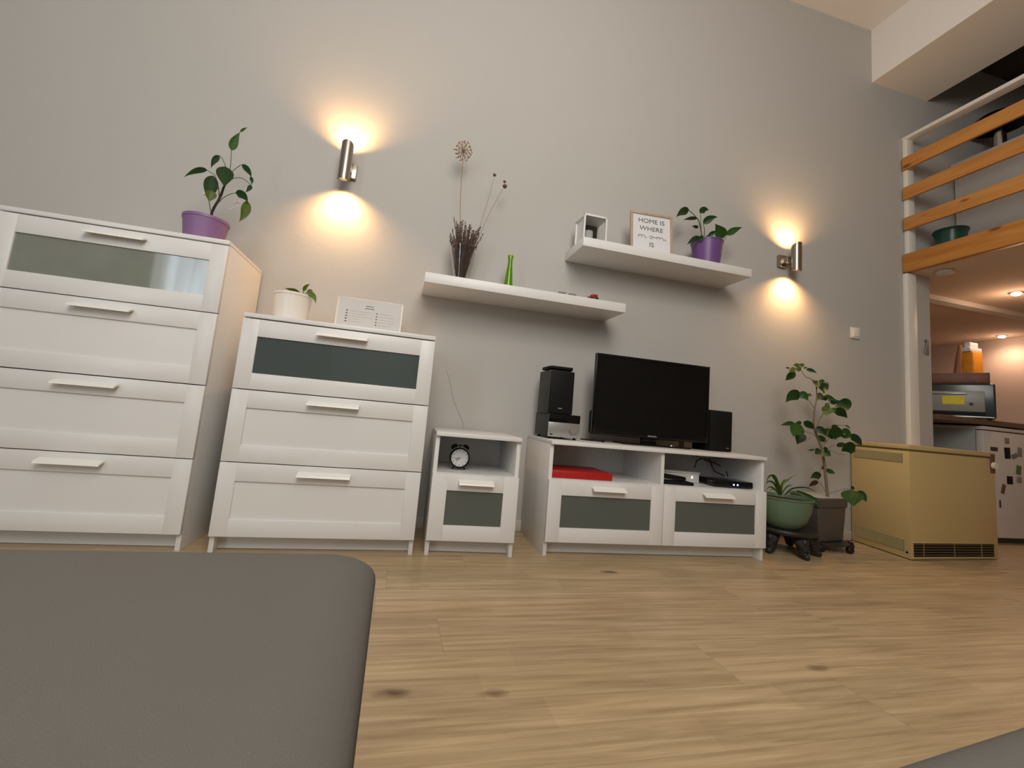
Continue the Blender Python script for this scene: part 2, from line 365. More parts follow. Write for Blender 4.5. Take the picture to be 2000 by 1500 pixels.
# ------------------------------------------------------------------ drawer furniture
T = .018
def handle(parent, cx, z, yf, hw=.102):
    pr = [(yf+.001, z+.009), (yf-.012, z+.006), (yf-.030, z-.002), (yf-.033, z-.009), (yf-.029, z-.009), (yf-.014, z-.001), (yf+.001, z+.001)]
    h = MB().extr(pr, cx-hw, cx+hw); o = h.build('handle', WHITEH, parent); return o
def drawer(parent, x0, x1, z0, z1, kind, gm=None, hw=.102, side=.062, label=None):
    y0, y1 = -.41, -.392
    b = MB().box(x0, x0+side, y0, y1, z0, z1, .0012); b.box(x1-side, x1, y0, y1, z0, z1, .0012)
    b.box(x0+side-.001, x1-side+.001, y0, y1, z0, z0+.066, .0012); b.box(x0+side-.001, x1-side+.001, y0, y1, z1-.071, z1, .0012)
    if kind == 'panel': b.box(x0+side-.002, x1-side+.002, y0+.007, y1, z0+.064, z1-.069)
    d = b.build('drawer', WHITE, parent)
    if label: d['label'] = label
    if kind == 'glass': MB().box(x0+side-.002, x1-side+.002, y0+.006, y1-.004, z0+.064, z1-.069).build('glass_pane', gm, d)
    handle(d, (x0+x1)/2, z1-.031, y0, hw)
    return d
def carcass(t, W, H, top_over=0):
    b = MB().box(0, T, -.392, 0, 0, H-T, .0012); b.box(W-T, W, -.392, 0, 0, H-T, .0012)
    b.box(T, W-T, -.340, -.325, .002, .064); b.box(T, W-T, -.012, -.004, .06, H-T); b.box(T, W-T, -.39, -.012, .064, .078)
    return b
def chest(name, label, x, yo, rz, H, zs, gm=None):
    t = thing(name, label, 'chest of drawers', (x, -yo, 0), rz)
    carcass(t, .78, H).build('body', WHITE, t)
    MB().box(0, .78, -.41, 0, H-T, H, .0015).build('top_panel', WHITE, t)
    for i, (a, c) in enumerate(zip(zs, zs[1:])):
        top = i == len(zs)-2
        drawer(t, 0, .78, a+.0018, c-(.0055 if top else .0018), 'glass' if top else 'panel', gm or GLASSG, label='drawer with frosted glass front' if top else None)
    return t
chest('chest_of_drawers', 'tall white chest of four drawers at the left edge, the tallest of the furniture', .2675, .010, -.0150, 1.24, [.064, .350, .638, .931, 1.222], GLASSP)
chest('chest_of_drawers', 'white three-drawer chest with dark glass top drawer, between tall chest and bedside cabinet', 1.1384, .0345, .0087, .95, [.064, .350, .638, .932])
t = thing('bedside_cabinet', 'small white bedside cabinet with an alarm clock in its open niche', 'bedside cabinet', (1.9885, -.0250, 0), -.040)
b = carcass(t, .39, .53); b.box(T, .39-T, -.39, -.012, .335, .353); b.build('body', WHITE, t)
MB().box(0, .39, -.41, 0, .53-T, .53, .0015).build('top_panel', WHITE, t)
drawer(t, 0, .39, .066, .3505, 'glass', GLASSM, .078, .068)
BX, BY, BR = 2.5267, .012, -.0226
t = thing('tv_bench', 'long low white bench with two glass-fronted drawers that carries the television', 'tv bench', (BX, -BY, 0), BR)
b = carcass(t, 1.2, .53); b.box(T, 1.2-T, -.39, -.012, .335, .353); b.box(.591, .609, -.39, -.012, .353, .53-T)
b.build('body', WHITE, t)
MB().box(0, 1.2, -.41, 0, .53-T, .53, .0015).build('top_panel', WHITE, t)
drawer(t, 0, .5985, .066, .3505, 'glass', GLASSM, .085, .066); drawer(t, .6015, 1.2, .066, .3505, 'glass', GLASSM, .085, .066)
def bench(lx, ly, lz=.53):  # point on the bench in its own frame
    return Vector((BX+lx*math.cos(BR)-ly*math.sin(BR), -BY+lx*math.sin(BR)+ly*math.cos(BR), lz))

# ------------------------------------------------------------------ wall shelves
for x, z, lab in ((1.8497, 1.2467, 'lower white floating wall shelf holding a vase of dried lavender'), (2.6737, 1.5849, 'upper white floating wall shelf holding a framed text print')):
    tag(MB().box(x, x+1.10, -.262, -.001, z, z+.05, .001).build('wall_shelf', WHITE), lab, 'shelf')
Z1, Z2 = 1.2967, 1.6349

# ------------------------------------------------------------------ sconces
def sconce(name, label, tc, zb, zt, px_):
    p = P(name, label, 'wall lamp', (px_, -.001, (zb+zt)/2)); x, y = tc; r = .031
    b = bmesh.new(); n = 36; o = []; i_ = []
    for k in range(n):
        a = 2*math.pi*k/n; cx, cy = math.cos(a), math.sin(a)
        sl = .030*(cy*.5+.5)            # ends cut back on the side that faces the wall
        o.append((b.verts.new((x+r*cx, y+r*cy, zb+sl*.55)), b.verts.new((x+r*cx, y+r*cy, zt-sl))))
        q = r-.0018; i_.append((b.verts.new((x+q*cx, y+q*cy, zb+sl*.55)), b.verts.new((x+q*cx, y+q*cy, zt-sl))))
    for k in range(n):
        j = (k+1) % n
        b.faces.new((o[k][0], o[j][0], o[j][1], o[k][1])); b.faces.new((i_[j][0], i_[k][0], i_[k][1], i_[j][1]))
        b.faces.new((o[k][0], i_[k][0], i_[j][0], o[j][0])); b.faces.new((o[k][1], o[j][1], i_[j][1], i_[k][1]))
    mb = MB(); mb._merge(b); p.add('tube', mb, STEEL)
    zm = (zb+zt)/2 - .012
    p.add('wall_plate', MB().box(px_-.030, px_+.030, -.026, 0, zm-.042, zm+.042, .003), STEEL)
    p.add('arm', MB().box(min(x, px_)-.008, max(x, px_)+.008, y+r-.004, -.024, zm-.022, zm+.022, .002), STEEL)
    for zc, s, nm in ((zb, 1, 'lower_bulb'), (zt, -1, 'upper_bulb')):
        p.add(nm, MB().lathe([(0, 0), (.024, 0), (.024, .006), (0, .006)], (x, y, zc+s*.045), 24), BULB, label='glowing bulb face')
    def spot(z, dz, e):
        for ang, bl, k, c_, ty in ((138, .75, .56, (1.0, .50, .17), .055), (96, 1.0, .42, (1.0, .66, .34), .10)):
            l = light('sconce_beam', 'SPOT', (x, y, z), e*k, c_, (x, y+ty, z+dz), spot_size=R(ang), spot_blend=bl, shadow_soft_size=.012)
            l.parent = p.t; l.location = Vector(l.location)-p.o
    spot(zb+.002, -.3, SCE); spot(zt-.024, .3, SCE*.8)
SCE = 21.0
s1z = (1.776, 1.990)
sconce('wall_sconce', 'brushed steel up-and-down wall lamp, left one, above the three-drawer chest', (1.379, -.082), 1.768, 1.985, 1.400)
sconce('wall_sconce', 'brushed steel up-and-down wall lamp, right one, beyond the upper shelf', (4.303, -.085), 1.765, 1.965, 4.258)
tag(MB().box(4.872, 4.950, -.014, -.001, 1.395, 1.475, .004).box(4.884, 4.938, -.020, -.012, 1.407, 1.463, .003).build('light_switch', WPAINT), 'small square white switch on the wall right of the right wall lamp', 'light switch')
# thin cable / hairline on wall above the bedside cabinet
pts = [at(x, y, -.002) for x, y in ((872, 722), (880, 750), (884, 775), (893, 800), (903, 822), (906, 836))]
tag(MB().tube(pts, .0011, 6).build('thin_cable', pm('cable_grey', (.40, .385, .36), .6)), 'thin grey cable running down the wall to the bedside cabinet', 'cable')

# ------------------------------------------------------------------ plants
def pot(p, c, z0, z1, rb, rt, mat, name='pot', soil=.012, lip=.004, n=44, label=None):
    pr = [(0, z0), (rb, z0), (rt-.001, z1-lip*2.2), (rt+.002, z1-lip*2), (rt+.002, z1), (rt-.005, z1), (rt-.007, z1-.01), (rb-.004+(rt-rb)*.6, z0+(z1-z0)*.5), (0, z0+(z1-z0)*.45)]
    o = p.add(name, MB().lathe([(r, z) for r, z in pr], (c[0], c[1], 0), n), mat, label=label)
    p.add('soil', MB().lathe([(0, z1-soil), (rt-.007, z1-soil-.002), (rt-.009, z1-soil-.02), (0, z1-soil-.02)], (c[0], c[1], 0), n), SOIL)
    return o
def wire(mb, pts, y, r, n=7, r2=None):
    ys = y if isinstance(y, (list, tuple)) else [y]*len(pts)
    q = [at(a, c_, yy) for (a, c_), yy in zip(pts, ys)]
    # smooth
    out = []
    for i in range(len(q)-1):
        p0 = q[max(i-1, 0)]; p1 = q[i]; p2 = q[i+1]; p3 = q[min(i+2, len(q)-1)]
        for k in range(4):
            t_ = k/4; out.append(.5*((2*p1)+(p2-p0)*t_+(2*p0-5*p1+4*p2-p3)*t_*t_+(3*p1-p0-3*p2+p3)*t_**3))
    out.append(q[-1]); m_ = len(out); r2 = r if r2 is None else r2
    mb.tube(out, [r+(r2-r)*i/(m_-1) for i in range(m_)], n)
def lf(mb, a, b_, wpx, y=-.2, y2=None, arch=(0, 0), fold=.25, shape=.66):
    """leaf from pixel a to pixel b_, width in pixels, base depth y and tip depth y2"""
    y2 = y-.02 if y2 is None else y2
    m_ = ((a[0]+b_[0])/2+arch[0]*2, (a[1]+b_[1])/2+arch[1]*2)
    p0, p1, p2 = at(*a, y), at(*m_, (y+y2)/2), at(*b_, y2)
    wd = (at(a[0]+wpx, a[1], y)-at(a[0], a[1], y)).length
    mb.leaf(p0, p1, p2, wd, fold, shape=shape)

# plant on the tall chest
Y = -.255
p = P('potted_plant', 'leggy green houseplant in a light purple pot on top of the tall chest', 'potted plant', (.868, Y, 1.2405))
pot(p, (.868, Y), 1.2405, 1.372, .070, .088, PURPLE, lip=.006)
m = MB(); wire(m, [(411, 445), (414, 415), (430, 385), (437, 366), (443, 355)], Y, .0062, 8, .004); p.add('stem', m, STEMB)
m = MB()
for pts in ([(444, 352), (450, 325), (452, 294)], [(430, 385), (421, 345), (413, 338), (404, 332)], [(441, 326), (435, 311), (429, 304)], [(443, 352), (455, 334), (471, 322)], [(443, 358), (455, 349), (473, 348), (490, 361)], [(425, 398), (437, 386), (450, 379), (463, 377)], [(413, 418), (410, 404), (408, 392)], [(428, 388), (427, 368), (422, 348)], [(443, 355), (440, 340), (439, 328)]):
    m = MB(); wire(m, pts, Y, .0016, 6); p.add('petiole', m, STEMG)
for args, mt in (
    (((452, 294), (469, 258), 17, Y, Y+.02, (-2, -1)), LEAFM), (((469, 258), (483, 249), 5, Y, Y, (0, -1)), LEAFM),
    (((405, 332), (359, 346), 12, Y, Y-.07, (0, -5)), LEAFD), (((429, 304), (412, 328), 12, Y, Y-.03, (-2, -2)), LEAFD),
    (((440, 325), (438, 365), 33, Y-.03, Y-.06, (0, 0)), LEAFD), (((417, 343), (408, 394), 27, Y-.03, Y-.06, (-2, 0)), LEAFD),
    (((472, 321), (491, 347), 12, Y, Y-.02, (3, -1)), LEAFD), (((489, 345), (491, 361), 7, Y, Y, (2, 0)), LEAFD),
    (((490, 361), (479, 376), 9, Y, Y-.02, (2, 0)), LEAFD), (((460, 376), (484, 396), 17, Y-.02, Y-.05, (3, -4)), LEAFD)):
    m = MB(); lf(m, *args); p.add('leaf', m, mt)
m = MB(); lf(m, (482, 392), (467, 433), 19, Y-.03, Y-.06, (4, 2)); p.add('leaf', m, LEAFY, label='yellowing drooping leaf')
m = MB(); lf(m, (414, 372), (408, 394), 22, Y-.065, Y-.068, (0, 0)); p.add('leaf', m, LEAFY, label='yellow-green leaf tip')
m = MB()
for a in range(5):
    c = at(464, 398, Y-.07); q = c+Vector((.017*math.cos(a*1.26), -.002, .017*math.sin(a*1.26)))
    m.leaf(c, (c+q)/2+Vector((0, -.004, 0)), q, .011)
wire(m, [(463, 400), (452, 407), (444, 407)], Y-.07, .001, 5)
p.add('flower', m, PETAL, label='small pale flower')
c = at(399, 379, Y-.07); p.add('flower_bud', MB().ball(c, .006, 2), PETAL)

# small plant on the three drawer chest
Y = -.25
p = P('potted_plant', 'white plastic pot with a small green cutting on the three-drawer chest', 'potted plant', (1.268, Y, .9505))
pot(p, (1.268, Y), .9505, 1.089, .070, .081, WPLAST, lip=.005, label='white plastic pot')
for q, yy, rr in (([(590, 590), (592, 575), (593, 568)], Y, .002), ([(588, 590), (588, 576), (584, 570)], Y-.02, .002), ([(592, 590), (596, 575), (599, 571)], Y-.02, .0018)):
    m = MB(); wire(m, q, yy, rr); p.add('stem', m, STEMG)
m = MB(); wire(m, [(552, 580), (551.7, 566)], Y, .004); p.add('stem_stub', m, STEMB)
for args, mt in ((((585, 572), (556, 563), 9, Y-.02, Y-.06, (0, -1)), LEAFY), (((593, 569), (606, 555), 8, Y, Y, (-2, -2)), LEAFY), (((598, 571), (616, 594), 12, Y-.04, Y-.09, (5, -4)), LEAFL), (((600, 572), (612, 568), 8, Y-.02, Y-.02, (0, -2)), LEAFL)):
    m = MB(); lf(m, *args); p.add('leaf', m, mt)

# plant on the upper shelf
Y = -.145
p = P('potted_plant', 'small plant with pointed leaves in a dark purple pot on the upper shelf', 'potted plant', (3.563, Y, Z2+.0005))
pot(p, (3.548, Y), Z2+.0005, 1.806, .073, .092, PURPLE2, lip=.004)
for q, yy, rr in (([(1373, 480), (1370, 455), (1365, 432), (1360, 425), (1353, 417), (1346, 411)], Y, .004), ([(1371, 470), (1369, 440), (1368, 416)], Y-.02, .0024), ([(1375, 470), (1376, 450), (1374, 438)], Y-.02, .003), ([(1405, 482), (1414, 470), (1420, 459)], Y-.02, .0024), ([(1380, 470), (1384, 462), (1390, 459)], Y-.02, .002)):
    m = MB(); wire(m, q, yy, rr, 7, rr*.6); p.add('stem', m, STEMG)
for args, mt in ((((1346, 410), (1321, 424), 13, Y, Y-.05, (-1, -3)), LEAFD), (((1367, 416), (1384, 411), 11, Y-.02, Y-.03, (0, -4)), LEAFD), (((1374, 438), (1402, 424), 12, Y-.02, Y-.06, (-1, -4)), LEAFD), (((1362, 427), (1334, 430), 6, Y, Y-.04, (0, -2)), LEAFD),
    (((1364, 445), (1351, 442), 5, Y, Y-.02, (0, -1)), LEAFD), (((1413, 465), (1397, 437), 18, Y-.03, Y-.05, (1, 0)), LEAFM), (((1419, 459), (1450, 444), 11, Y-.02, Y-.05, (0, -2)), LEAFM), (((1384, 462), (1403, 454), 8, Y-.02, Y-.05, (0, -3)), LEAFD),
    (((1367, 463), (1342, 478), 9, Y-.05, Y-.10, (-1, -2)), LEAFD), (((1378, 464), (1392, 465), 7, Y-.05, Y-.07, (0, -1)), LEAFD), (((1366, 470), (1374, 460), 9, Y-.05, Y-.07, (0, -1)), LEAFD)):
    m = MB(); lf(m, *args); p.add('leaf', m, mt)

# ------------------------------------------------------------------ lower shelf things
VX, VY = 2.038, -.135
pr = [(0, Z1+.0005), (.030, Z1+.0005), (.034, Z1+.02), (.072, Z1+.202), (.0695, Z1+.202), (.032, Z1+.022), (0, Z1+.012)]
tag(MB().lathe(pr, (VX, VY, 0), 40).build('glass_vase', CLEARGL), 'conical clear glass vase packed with dried lavender on the lower shelf', 'vase')
m = MB(); rnd = random.Random(3)
for i in range(115):
    a = rnd.uniform(0, 6.283); q = math.sqrt(rnd.random()); h = rnd.uniform(.20, .345) if q < .75 else rnd.uniform(.20, .29)
    b0 = Vector((VX+.020*q*math.cos(a), VY+.020*q*math.sin(a), Z1+.024)); rr = .066*q
    b1 = Vector((VX+rr*math.cos(a), VY+rr*math.sin(a), Z1+.20)); d = (b1-b0).normalized()
    b2 = b1+(d+Vector((rnd.uniform(-.20, .26), rnd.uniform(-.08, .10), 0)))*(h-.19)
    m.tube([b0, b1, b2], .0011, 4)
    L_ = (b2-b1).length; steps = max(2, int(L_/.009))
    for k in range(steps):
        c = b1.lerp(b2, (k+.5)/steps)+Vector((rnd.uniform(-.003, .003), rnd.uniform(-.003, .003), 0)); m.ball(c, rnd.uniform(.0025, .0048), 1)
o = m.build('dried_lavender', DRYD); tag(o, 'bunch of dried dark lavender sprigs standing in the glass vase', 'dried flowers', kind='stuff')
p = P('allium_flower', 'dried allium with a round starry seed head on a long stem, tallest in the vase', 'dried flower', (VX, VY, Z1+.05))
m = MB(); wire(m, [(905, 520), (899, 430), (900, 370), (904, 315), (905, 298)], VY, .0020, 6); p.add('stem', m, DRYC)
c0 = at(905, 295, VY); m = MB(); m.ball(c0, .006, 1); rnd = random.Random(5)
for i in range(70):
    z = 1-2*(i+.5)/70; a = i*2.39996; r_ = math.sqrt(1-z*z); d = Vector((r_*math.cos(a), r_*math.sin(a), z))*rnd.uniform(.042, .052)
    m.tube([c0, c0+d], .0006, 3, False); m.ball(c0+d, .0042, 1)
p.add('seed_head', m, DRYC)
for nm, lab, path, hd in (('dried_flower_stem', 'dried stem with a small dark seed pod, left of the pair leaning right', [(912, 520), (938, 440), (955, 385), (965, 347)], [(966, 342, .0085)]),
                          ('dried_flower_stem', 'dried stem with two stacked brown heads, leaning furthest right in the vase', [(915, 520), (945, 440), (972, 387), (983, 368)], [(985.5, 355, .0075), (986, 364, .0115)])):
    p = P(nm, lab, 'dried flower', (VX, VY, Z1+.06)); m = MB(); wire(m, path, VY, .0012, 5); p.add('stem', m, DRYC); m = MB()
    for x, y, r_ in hd:
        c = at(x, y, VY); m.ball(c, r_, 2, )
        for k in range(7): m.ball(c+Vector((r_*math.cos(k*.9), r_*.5*math.sin(k*2.3), r_*.5+r_*.3*math.sin(k))), r_*.28, 1)
    p.add('seed_head', m, DRYR)
bx, by = 2.303, -.14
pr = [(0, Z1+.0005), (.0255, Z1+.0005), (.0265, Z1+.01), (.0135, Z1+.150), (.0125, Z1+.180), (.0155, Z1+.196), (.0155, Z1+.205), (.0125, Z1+.205), (.010, Z1+.180), (.011, Z1+.150), (.0225, Z1+.012), (0, Z1+.008)]
tag(MB().lathe(pr, (bx, by, 0), 28).build('glass_bottle', GREENGL), 'slim bright green glass bottle on the lower shelf', 'bottle')
for nm, lab, (x, y) in (('small_trinket', 'tiny grey trinket lying on the lower shelf, left of the two', (1096, 573)), ('small_trinket', 'tiny grey trinket lying on the lower shelf, right of the two', (1116, 576.5))):
    c = at(x, y, -.225); m = MB()
    for dx in (-.014, 0, .013): m.ball((c.x+dx, -.240, Z1+.0085), .010, 2, (1.0, 1, .8))
    tag(m.build(nm, MGREY), lab, 'trinket')
c = at(1158, 580, -.215); x0 = c.x
p = P('toy_car', 'small dark red toy at the right end of the lower shelf', 'toy', (x0, -.215, Z1+.0005))
p.add('body', MB().box(x0-.030, x0+.024, -.235, -.195, Z1+.006, Z1+.022, .003).box(x0-.012, x0+.022, -.232, -.198, Z1+.020, Z1+.036, .004), REDD)
for dx in (-.018, .016):
    p.add('wheel', MB().lathe([(0, -.003), (.0075, -.003), (.0075, .003), (0, .003)], (x0+dx, -.236, Z1+.008), 16, Matrix.Rotation(R(90), 4, 'X')), BLACKM)
p.add('bumper', MB().box(x0+.023, x0+.036, -.230, -.200, Z1+.004, Z1+.014, .002), MGREY)

# ------------------------------------------------------------------ upper shelf things
p = P('lantern', 'small white lantern with a glass front on the left end of the upper shelf', 'lantern', (2.785, -.15, Z2+.0005))
x0, x1, y0, y1, z0, z1 = 2.690, 2.833, -.215, -.09, Z2+.0005, Z2+.163
m = MB()
for a in (x0, x1-.010):
    for c in (y0, y1-.010): m.box(a, a+.010, c, c+.010, z0, z1, .001)
m.box(x0, x1, y0, y1, z0, z0+.012, .001); m.box(x0, x1, y0, y1, z1-.012, z1, .001); m.box(x0+.008, x1-.008, y1-.008, y1-.004, z0+.01, z1-.01)
m.box(x0+.008, x0+.012, y0+.01, y1-.01, z0+.01, z1-.01)
p.add('frame', m, WHITE)
p.add('glass_front', MB().box(x0+.010, x1-.010, y0+.004, y0+.006, z0+.012, z1-.012), CLEARGL)
p.add('candle', MB().lathe([(0, z0+.012), (.028, z0+.012), (.028, z0+.085), (0, z0+.08)], (x0+.055, -.15, 0), 28), PAPER)
p.add('inner_back', MB().box(x0+.012, x1-.010, y1-.012, y1-.009, z0+.012, z1-.012), DGREY)
p.add('handle', MB().tube([((x0+x1)/2+.03*math.cos(R(a)), -.15, z1+.014*math.sin(R(a))) for a in range(0, 181, 20)], .0018, 6), WHITE)

tilt = R(7)
def panel_M(cx, yb, z0, rz=0.0, t_=tilt): return Matrix.Translation((cx, yb, z0)) @ Matrix.Rotation(rz, 4, 'Z') @ Matrix.Rotation(-t_, 4, 'X')
# framed print: local x right, z up, front at -y
FW, FH = .268, .268
p = P('picture_frame', 'framed print reading home is where mom is, pale wood frame on the upper shelf', 'picture frame', (3.137, -.175, Z2+.0005))
Mx = panel_M(3.137, -.185, Z2+.0008, R(-4), R(5.5))
fw = .014
m = MB().box(-FW/2, -FW/2+fw, -.014, 0, 0, FH, .001, M=Mx); m.box(FW/2-fw, FW/2, -.014, 0, 0, FH, .001, M=Mx); m.box(-FW/2+fw, FW/2-fw, -.014, 0, 0, fw, .001, M=Mx); m.box(-FW/2+fw, FW/2-fw, -.014, 0, FH-fw, FH, .001, M=Mx)
p.add('frame', m, OAKF)
p.add('print', MB().box(-FW/2+fw-.001, FW/2-fw+.001, -.007, -.003, fw-.001, FH-fw+.001, M=Mx), PAPER)
UP = Matrix.Rotation(R(90), 4, 'X')
for body, z, s in (('HOME IS', FH-.053, .040), ('WHERE', FH-.103, .040), ('IS', FH-.205, .040)):
    m = MB(); text_into(m, body, s, Mx @ Matrix.Translation((0, -.0078, z)) @ UP @ Matrix.Scale(1.12, 4, (1, 0, 0))); p.add('lettering', m, INK)
# handwritten "mom"
zb = FH-.163
def hump_m(x, w_):
    q = [(x-.006, zb+.006), (x, zb+.016), (x, zb)]
    for k in range(2): q += [(x+w_*(k+.5)-w_*.5*math.cos(R(a_)), zb+.003+.014*math.sin(R(a_))) for a_ in range(0, 181, 22)]+[(x+w_*(k+1), zb)]
    return q+[(x+w_*2+.006, zb+.002), (x+w_*2+.013, zb+.007)]
m = MB()
for q in (hump_m(-.082, .020), [(-.002+.010*math.cos(R(a_)), zb+.008+.008*math.sin(R(a_))) for a_ in range(80, 460, 20)]+[(.014, zb+.011), (.026, zb+.009)], hump_m(.034, .020)+[(.094, zb-.002)]):
    m.tube([Mx @ Vector((x_, -.0084, z_)) for x_, z_ in q], .0011, 5)
p.add('handwriting', m, INK)

# info sheet in a thin frame on the three drawer chest
SW, SH = .306, .176
p = P('information_sign', 'white information sheet in a thin clear frame standing on the three-drawer chest', 'sign', (1.605, -.20, .9505))
Mx = panel_M(1.607, -.205, .951, R(-1), R(6))
m = MB().box(-SW/2, SW/2, -.003, 0, 0, SH, .0005, M=Mx); m.box(-SW/2-.003, -SW/2, -.006, .002, 0, SH+.003, M=Mx); m.box(SW/2, SW/2+.002, -.006, .002, 0, SH+.003, M=Mx); m.box(-SW/2-.003, SW/2+.002, -.006, .002, SH, SH+.003, M=Mx)
m.box(-SW/2, SW/2, 0, .055, 0, .002, M=Matrix.Translation((1.607, -.2, .951)))
p.add('frame', m, WPLAST)
p.add('sheet', MB().box(-SW/2+.004, SW/2-.004, -.0045, -.003, .003, SH-.003, M=Mx), pm('grey_paper', (.56, .55, .54), .6))
m = MB(); m2 = MB(); rnd = random.Random(2)
def dashes(mb, x, z, wtot, h, gap=.003, wmin=.006, wmax=.016):
    x1 = x+wtot
    while x < x1:
        w_ = rnd.uniform(wmin, wmax); mb.box(x, min(x+w_, x1), -.0053, -.0044, z-h/2, z+h/2, M=Mx); x += w_+gap
dashes(m, -.022, SH-.030, .036, .0036, .001, .004, .007); dashes(m, -.025, SH-.042, .044, .0036, .001, .004, .007)
for k in range(5):
    z = SH-.062-k*.0135; m.box(-.112, -.104, -.0053, -.0044, z-.003, z+.003, M=Mx); dashes(m2, -.097, z, (.105, .080, .110, .050, .062)[k], .0016)
for k in range(5):
    z = SH-.062-k*.0145; m.box(.030, .037, -.0053, -.0044, z-.0025, z+.0025, M=Mx); dashes(m2, .044, z, (.06, .075, .07, .075, .06)[k], .0016)
m.box(.104, .120, -.0053, -.0044, .012, .0135, M=Mx)
p.add('printed_heading', m, INK); p.add('printed_lines', m2, INKL)

# ------------------------------------------------------------------ alarm clock
cx, cy, cz = at(897, 895, -.30).x, -.30, .353
p = P('alarm_clock', 'round black twin-bell alarm clock in the bedside cabinet niche', 'alarm clock', (cx, cy, cz+.0005))
RX = Matrix.Rotation(R(90), 4, 'X'); zc = cz+.056; rc = .0455
p.add('case', MB().lathe([(0, -.018), (rc*.8, -.018), (rc, -.012), (rc, .014), (rc+.002, .018), (rc-.004, .018), (rc-.005, .014), (0, .013)], (cx, cy, zc), 44, RX), BLACKM)
face = p.add('dial', MB().lathe([(0, .0135), (rc-.005, .0135), (rc-.005, .0145), (0, .0145)], (cx, cy, zc), 40, RX), PAPER)
m = MB()
for k in range(12):
    a = R(30*k); m.box(-.0012, .0012, -.0008, .0008, .031, .037, M=Matrix.Translation((cx, cy-.0155, zc)) @ Matrix.Rotation(a, 4, 'Y'))
p.add('hour_marks', m, INK, parent=face)
m = MB()
m.box(-.0012, .0012, -.0008, .0008, -.004, .022, M=Matrix.Translation((cx, cy-.0165, zc)) @ Matrix.Rotation(R(-128), 4, 'Y'))
m.box(-.0009, .0009, -.0008, .0008, -.004, .026, M=Matrix.Translation((cx, cy-.0175, zc)) @ Matrix.Rotation(R(-98), 4, 'Y'))
p.add('clock_hands', m, DRYC, parent=face)
for s in (-1, 1):
    Mb = Matrix.Translation((cx+s*.026, cy, zc+.046)) @ Matrix.Rotation(R(32*s), 4, 'Y')
    p.add('bell', MB().lathe([(0, .016), (.008, .015), (.015, .010), (.018, .002), (.018, 0), (.0165, 0), (0, .012)], (0, 0, 0), 24, Mb), BLACKM)
    p.add('leg', MB().tube([(cx+s*.022, cy, zc-.038), (cx+s*.030, cy, cz+.001)], .0028, 8), BLACKM)
p.add('hammer', MB().tube([(cx, cy, zc+.044), (cx, cy, zc+.056)], .002, 6).box(cx-.008, cx+.008, cy-.004, cy+.004, zc+.055, zc+.060, .001), BLACKM)

# ------------------------------------------------------------------ tv bench top things
zt = .5305
# hi-fi
p = P('hifi_receiver', 'compact dark grey hi-fi receiver with a silver front on the left of the tv bench', 'hi-fi receiver', (2.625, -.16, zt))
fx0, fx1, fy, bk = 2.548, 2.722, -.27, -.06
p.add('body', MB().box(fx0, fx1, fy+.004, bk, zt+.011, zt+.128, .002), DGREY)
p.add('front_panel', MB().box(fx0, fx1, fy-.003, fy+.004, zt+.011, zt+.085, .0015), SILVER, label='silver front panel')
p.add('display_panel', MB().box(fx0+.002, fx1-.001, fy-.001, fy+.004, zt+.086, zt+.128, .001), BLACKG)
kc = at(1118, 840.5, fy)
p.add('volume_knob', MB().lathe([(0, .0), (.021, 0), (.021, .010), (.019, .013), (0, .013)], (kc.x, fy-.003, kc.z), 32, RX), MGREY)
p.add('power_button', MB().box(fx0+.010, fx0+.024, fy-.0045, fy-.002, zt+.020, zt+.026), BLACKM)
for a in (fx0+.02, fx1-.02):
    for c in (fy+.02, bk-.02): p.add('foot', MB().lathe([(0, 0), (.008, 0), (.008, .0115), (0, .0115)], (a, c, zt), 14), BLACKM)
z0 = zt+.1285
p = P('loudspeaker', 'tall black loudspeaker standing on the silver-fronted receiver', 'loudspeaker', (2.61, -.18, z0))
p.add('cabinet', MB().box(2.540, 2.676, -.262, -.10, z0, z0+.225, .003), DGREY)
p.add('grille', MB().box(2.543, 2.673, -.272, -.262, z0+.003, z0+.222, .003), BLACKM)
p.add('badge', MB().box(2.592, 2.615, -.2735, -.2715, z0+.026, z0+.031), SILVER)
z1 = z0+.2255
m = MB(); q = [(2.552, -.262), (2.664, -.262), (2.680, -.225), (2.680, -.13), (2.664, -.11), (2.552, -.11), (2.540, -.13), (2.540, -.225)]
m.prism(q, z1+.008, z1+.022, .002); m.box(2.56, 2.66, -.25, -.12, z1, z1+.009, .002)
tag(m.build('set_top_receiver', BLACKM), 'flat black angular device lying on top of the tall loudspeaker', 'electronic device')
# television
TX0, TX1, TY = 2.828, 3.548, -.205; TZ0, TZ1 = .572, 1.016
p = P('television', 'black flat-screen television switched off in the middle of the tv bench', 'television', (3.19, -.17, zt))
Mt = Matrix.Translation((3.19, TY, 0)) @ Matrix.Rotation(R(-.6), 4, 'Z') @ Matrix.Translation((-3.19, -TY, 0))
bw = .015
m = MB().box(TX0, TX0+bw, TY, TY+.025, TZ0, TZ1, .002, M=Mt); m.box(TX1-bw, TX1, TY, TY+.025, TZ0, TZ1, .002, M=Mt); m.box(TX0+bw, TX1-bw, TY, TY+.025, TZ1-bw, TZ1, .002, M=Mt); m.box(TX0+bw, TX1-bw, TY, TY+.025, TZ0, TZ0+.024, .002, M=Mt)
m.box(TX0+.002, TX1-.002, TY+.012, TY+.034, TZ0+.003, TZ1-.003, .003, M=Mt)
p.add('bezel', m, BLACKG)
p.add('screen', MB().box(TX0+bw-.001, TX1-bw+.001, TY+.004, TY+.013, TZ0+.023, TZ1-bw+.001, M=Mt), BLACKG)
p.add('rear_housing', MB().box(TX0+.004, TX1-.004, TY+.030, TY+.075, TZ0-.004, TZ0+.130, .015, 3, M=Mt), BLACKM)
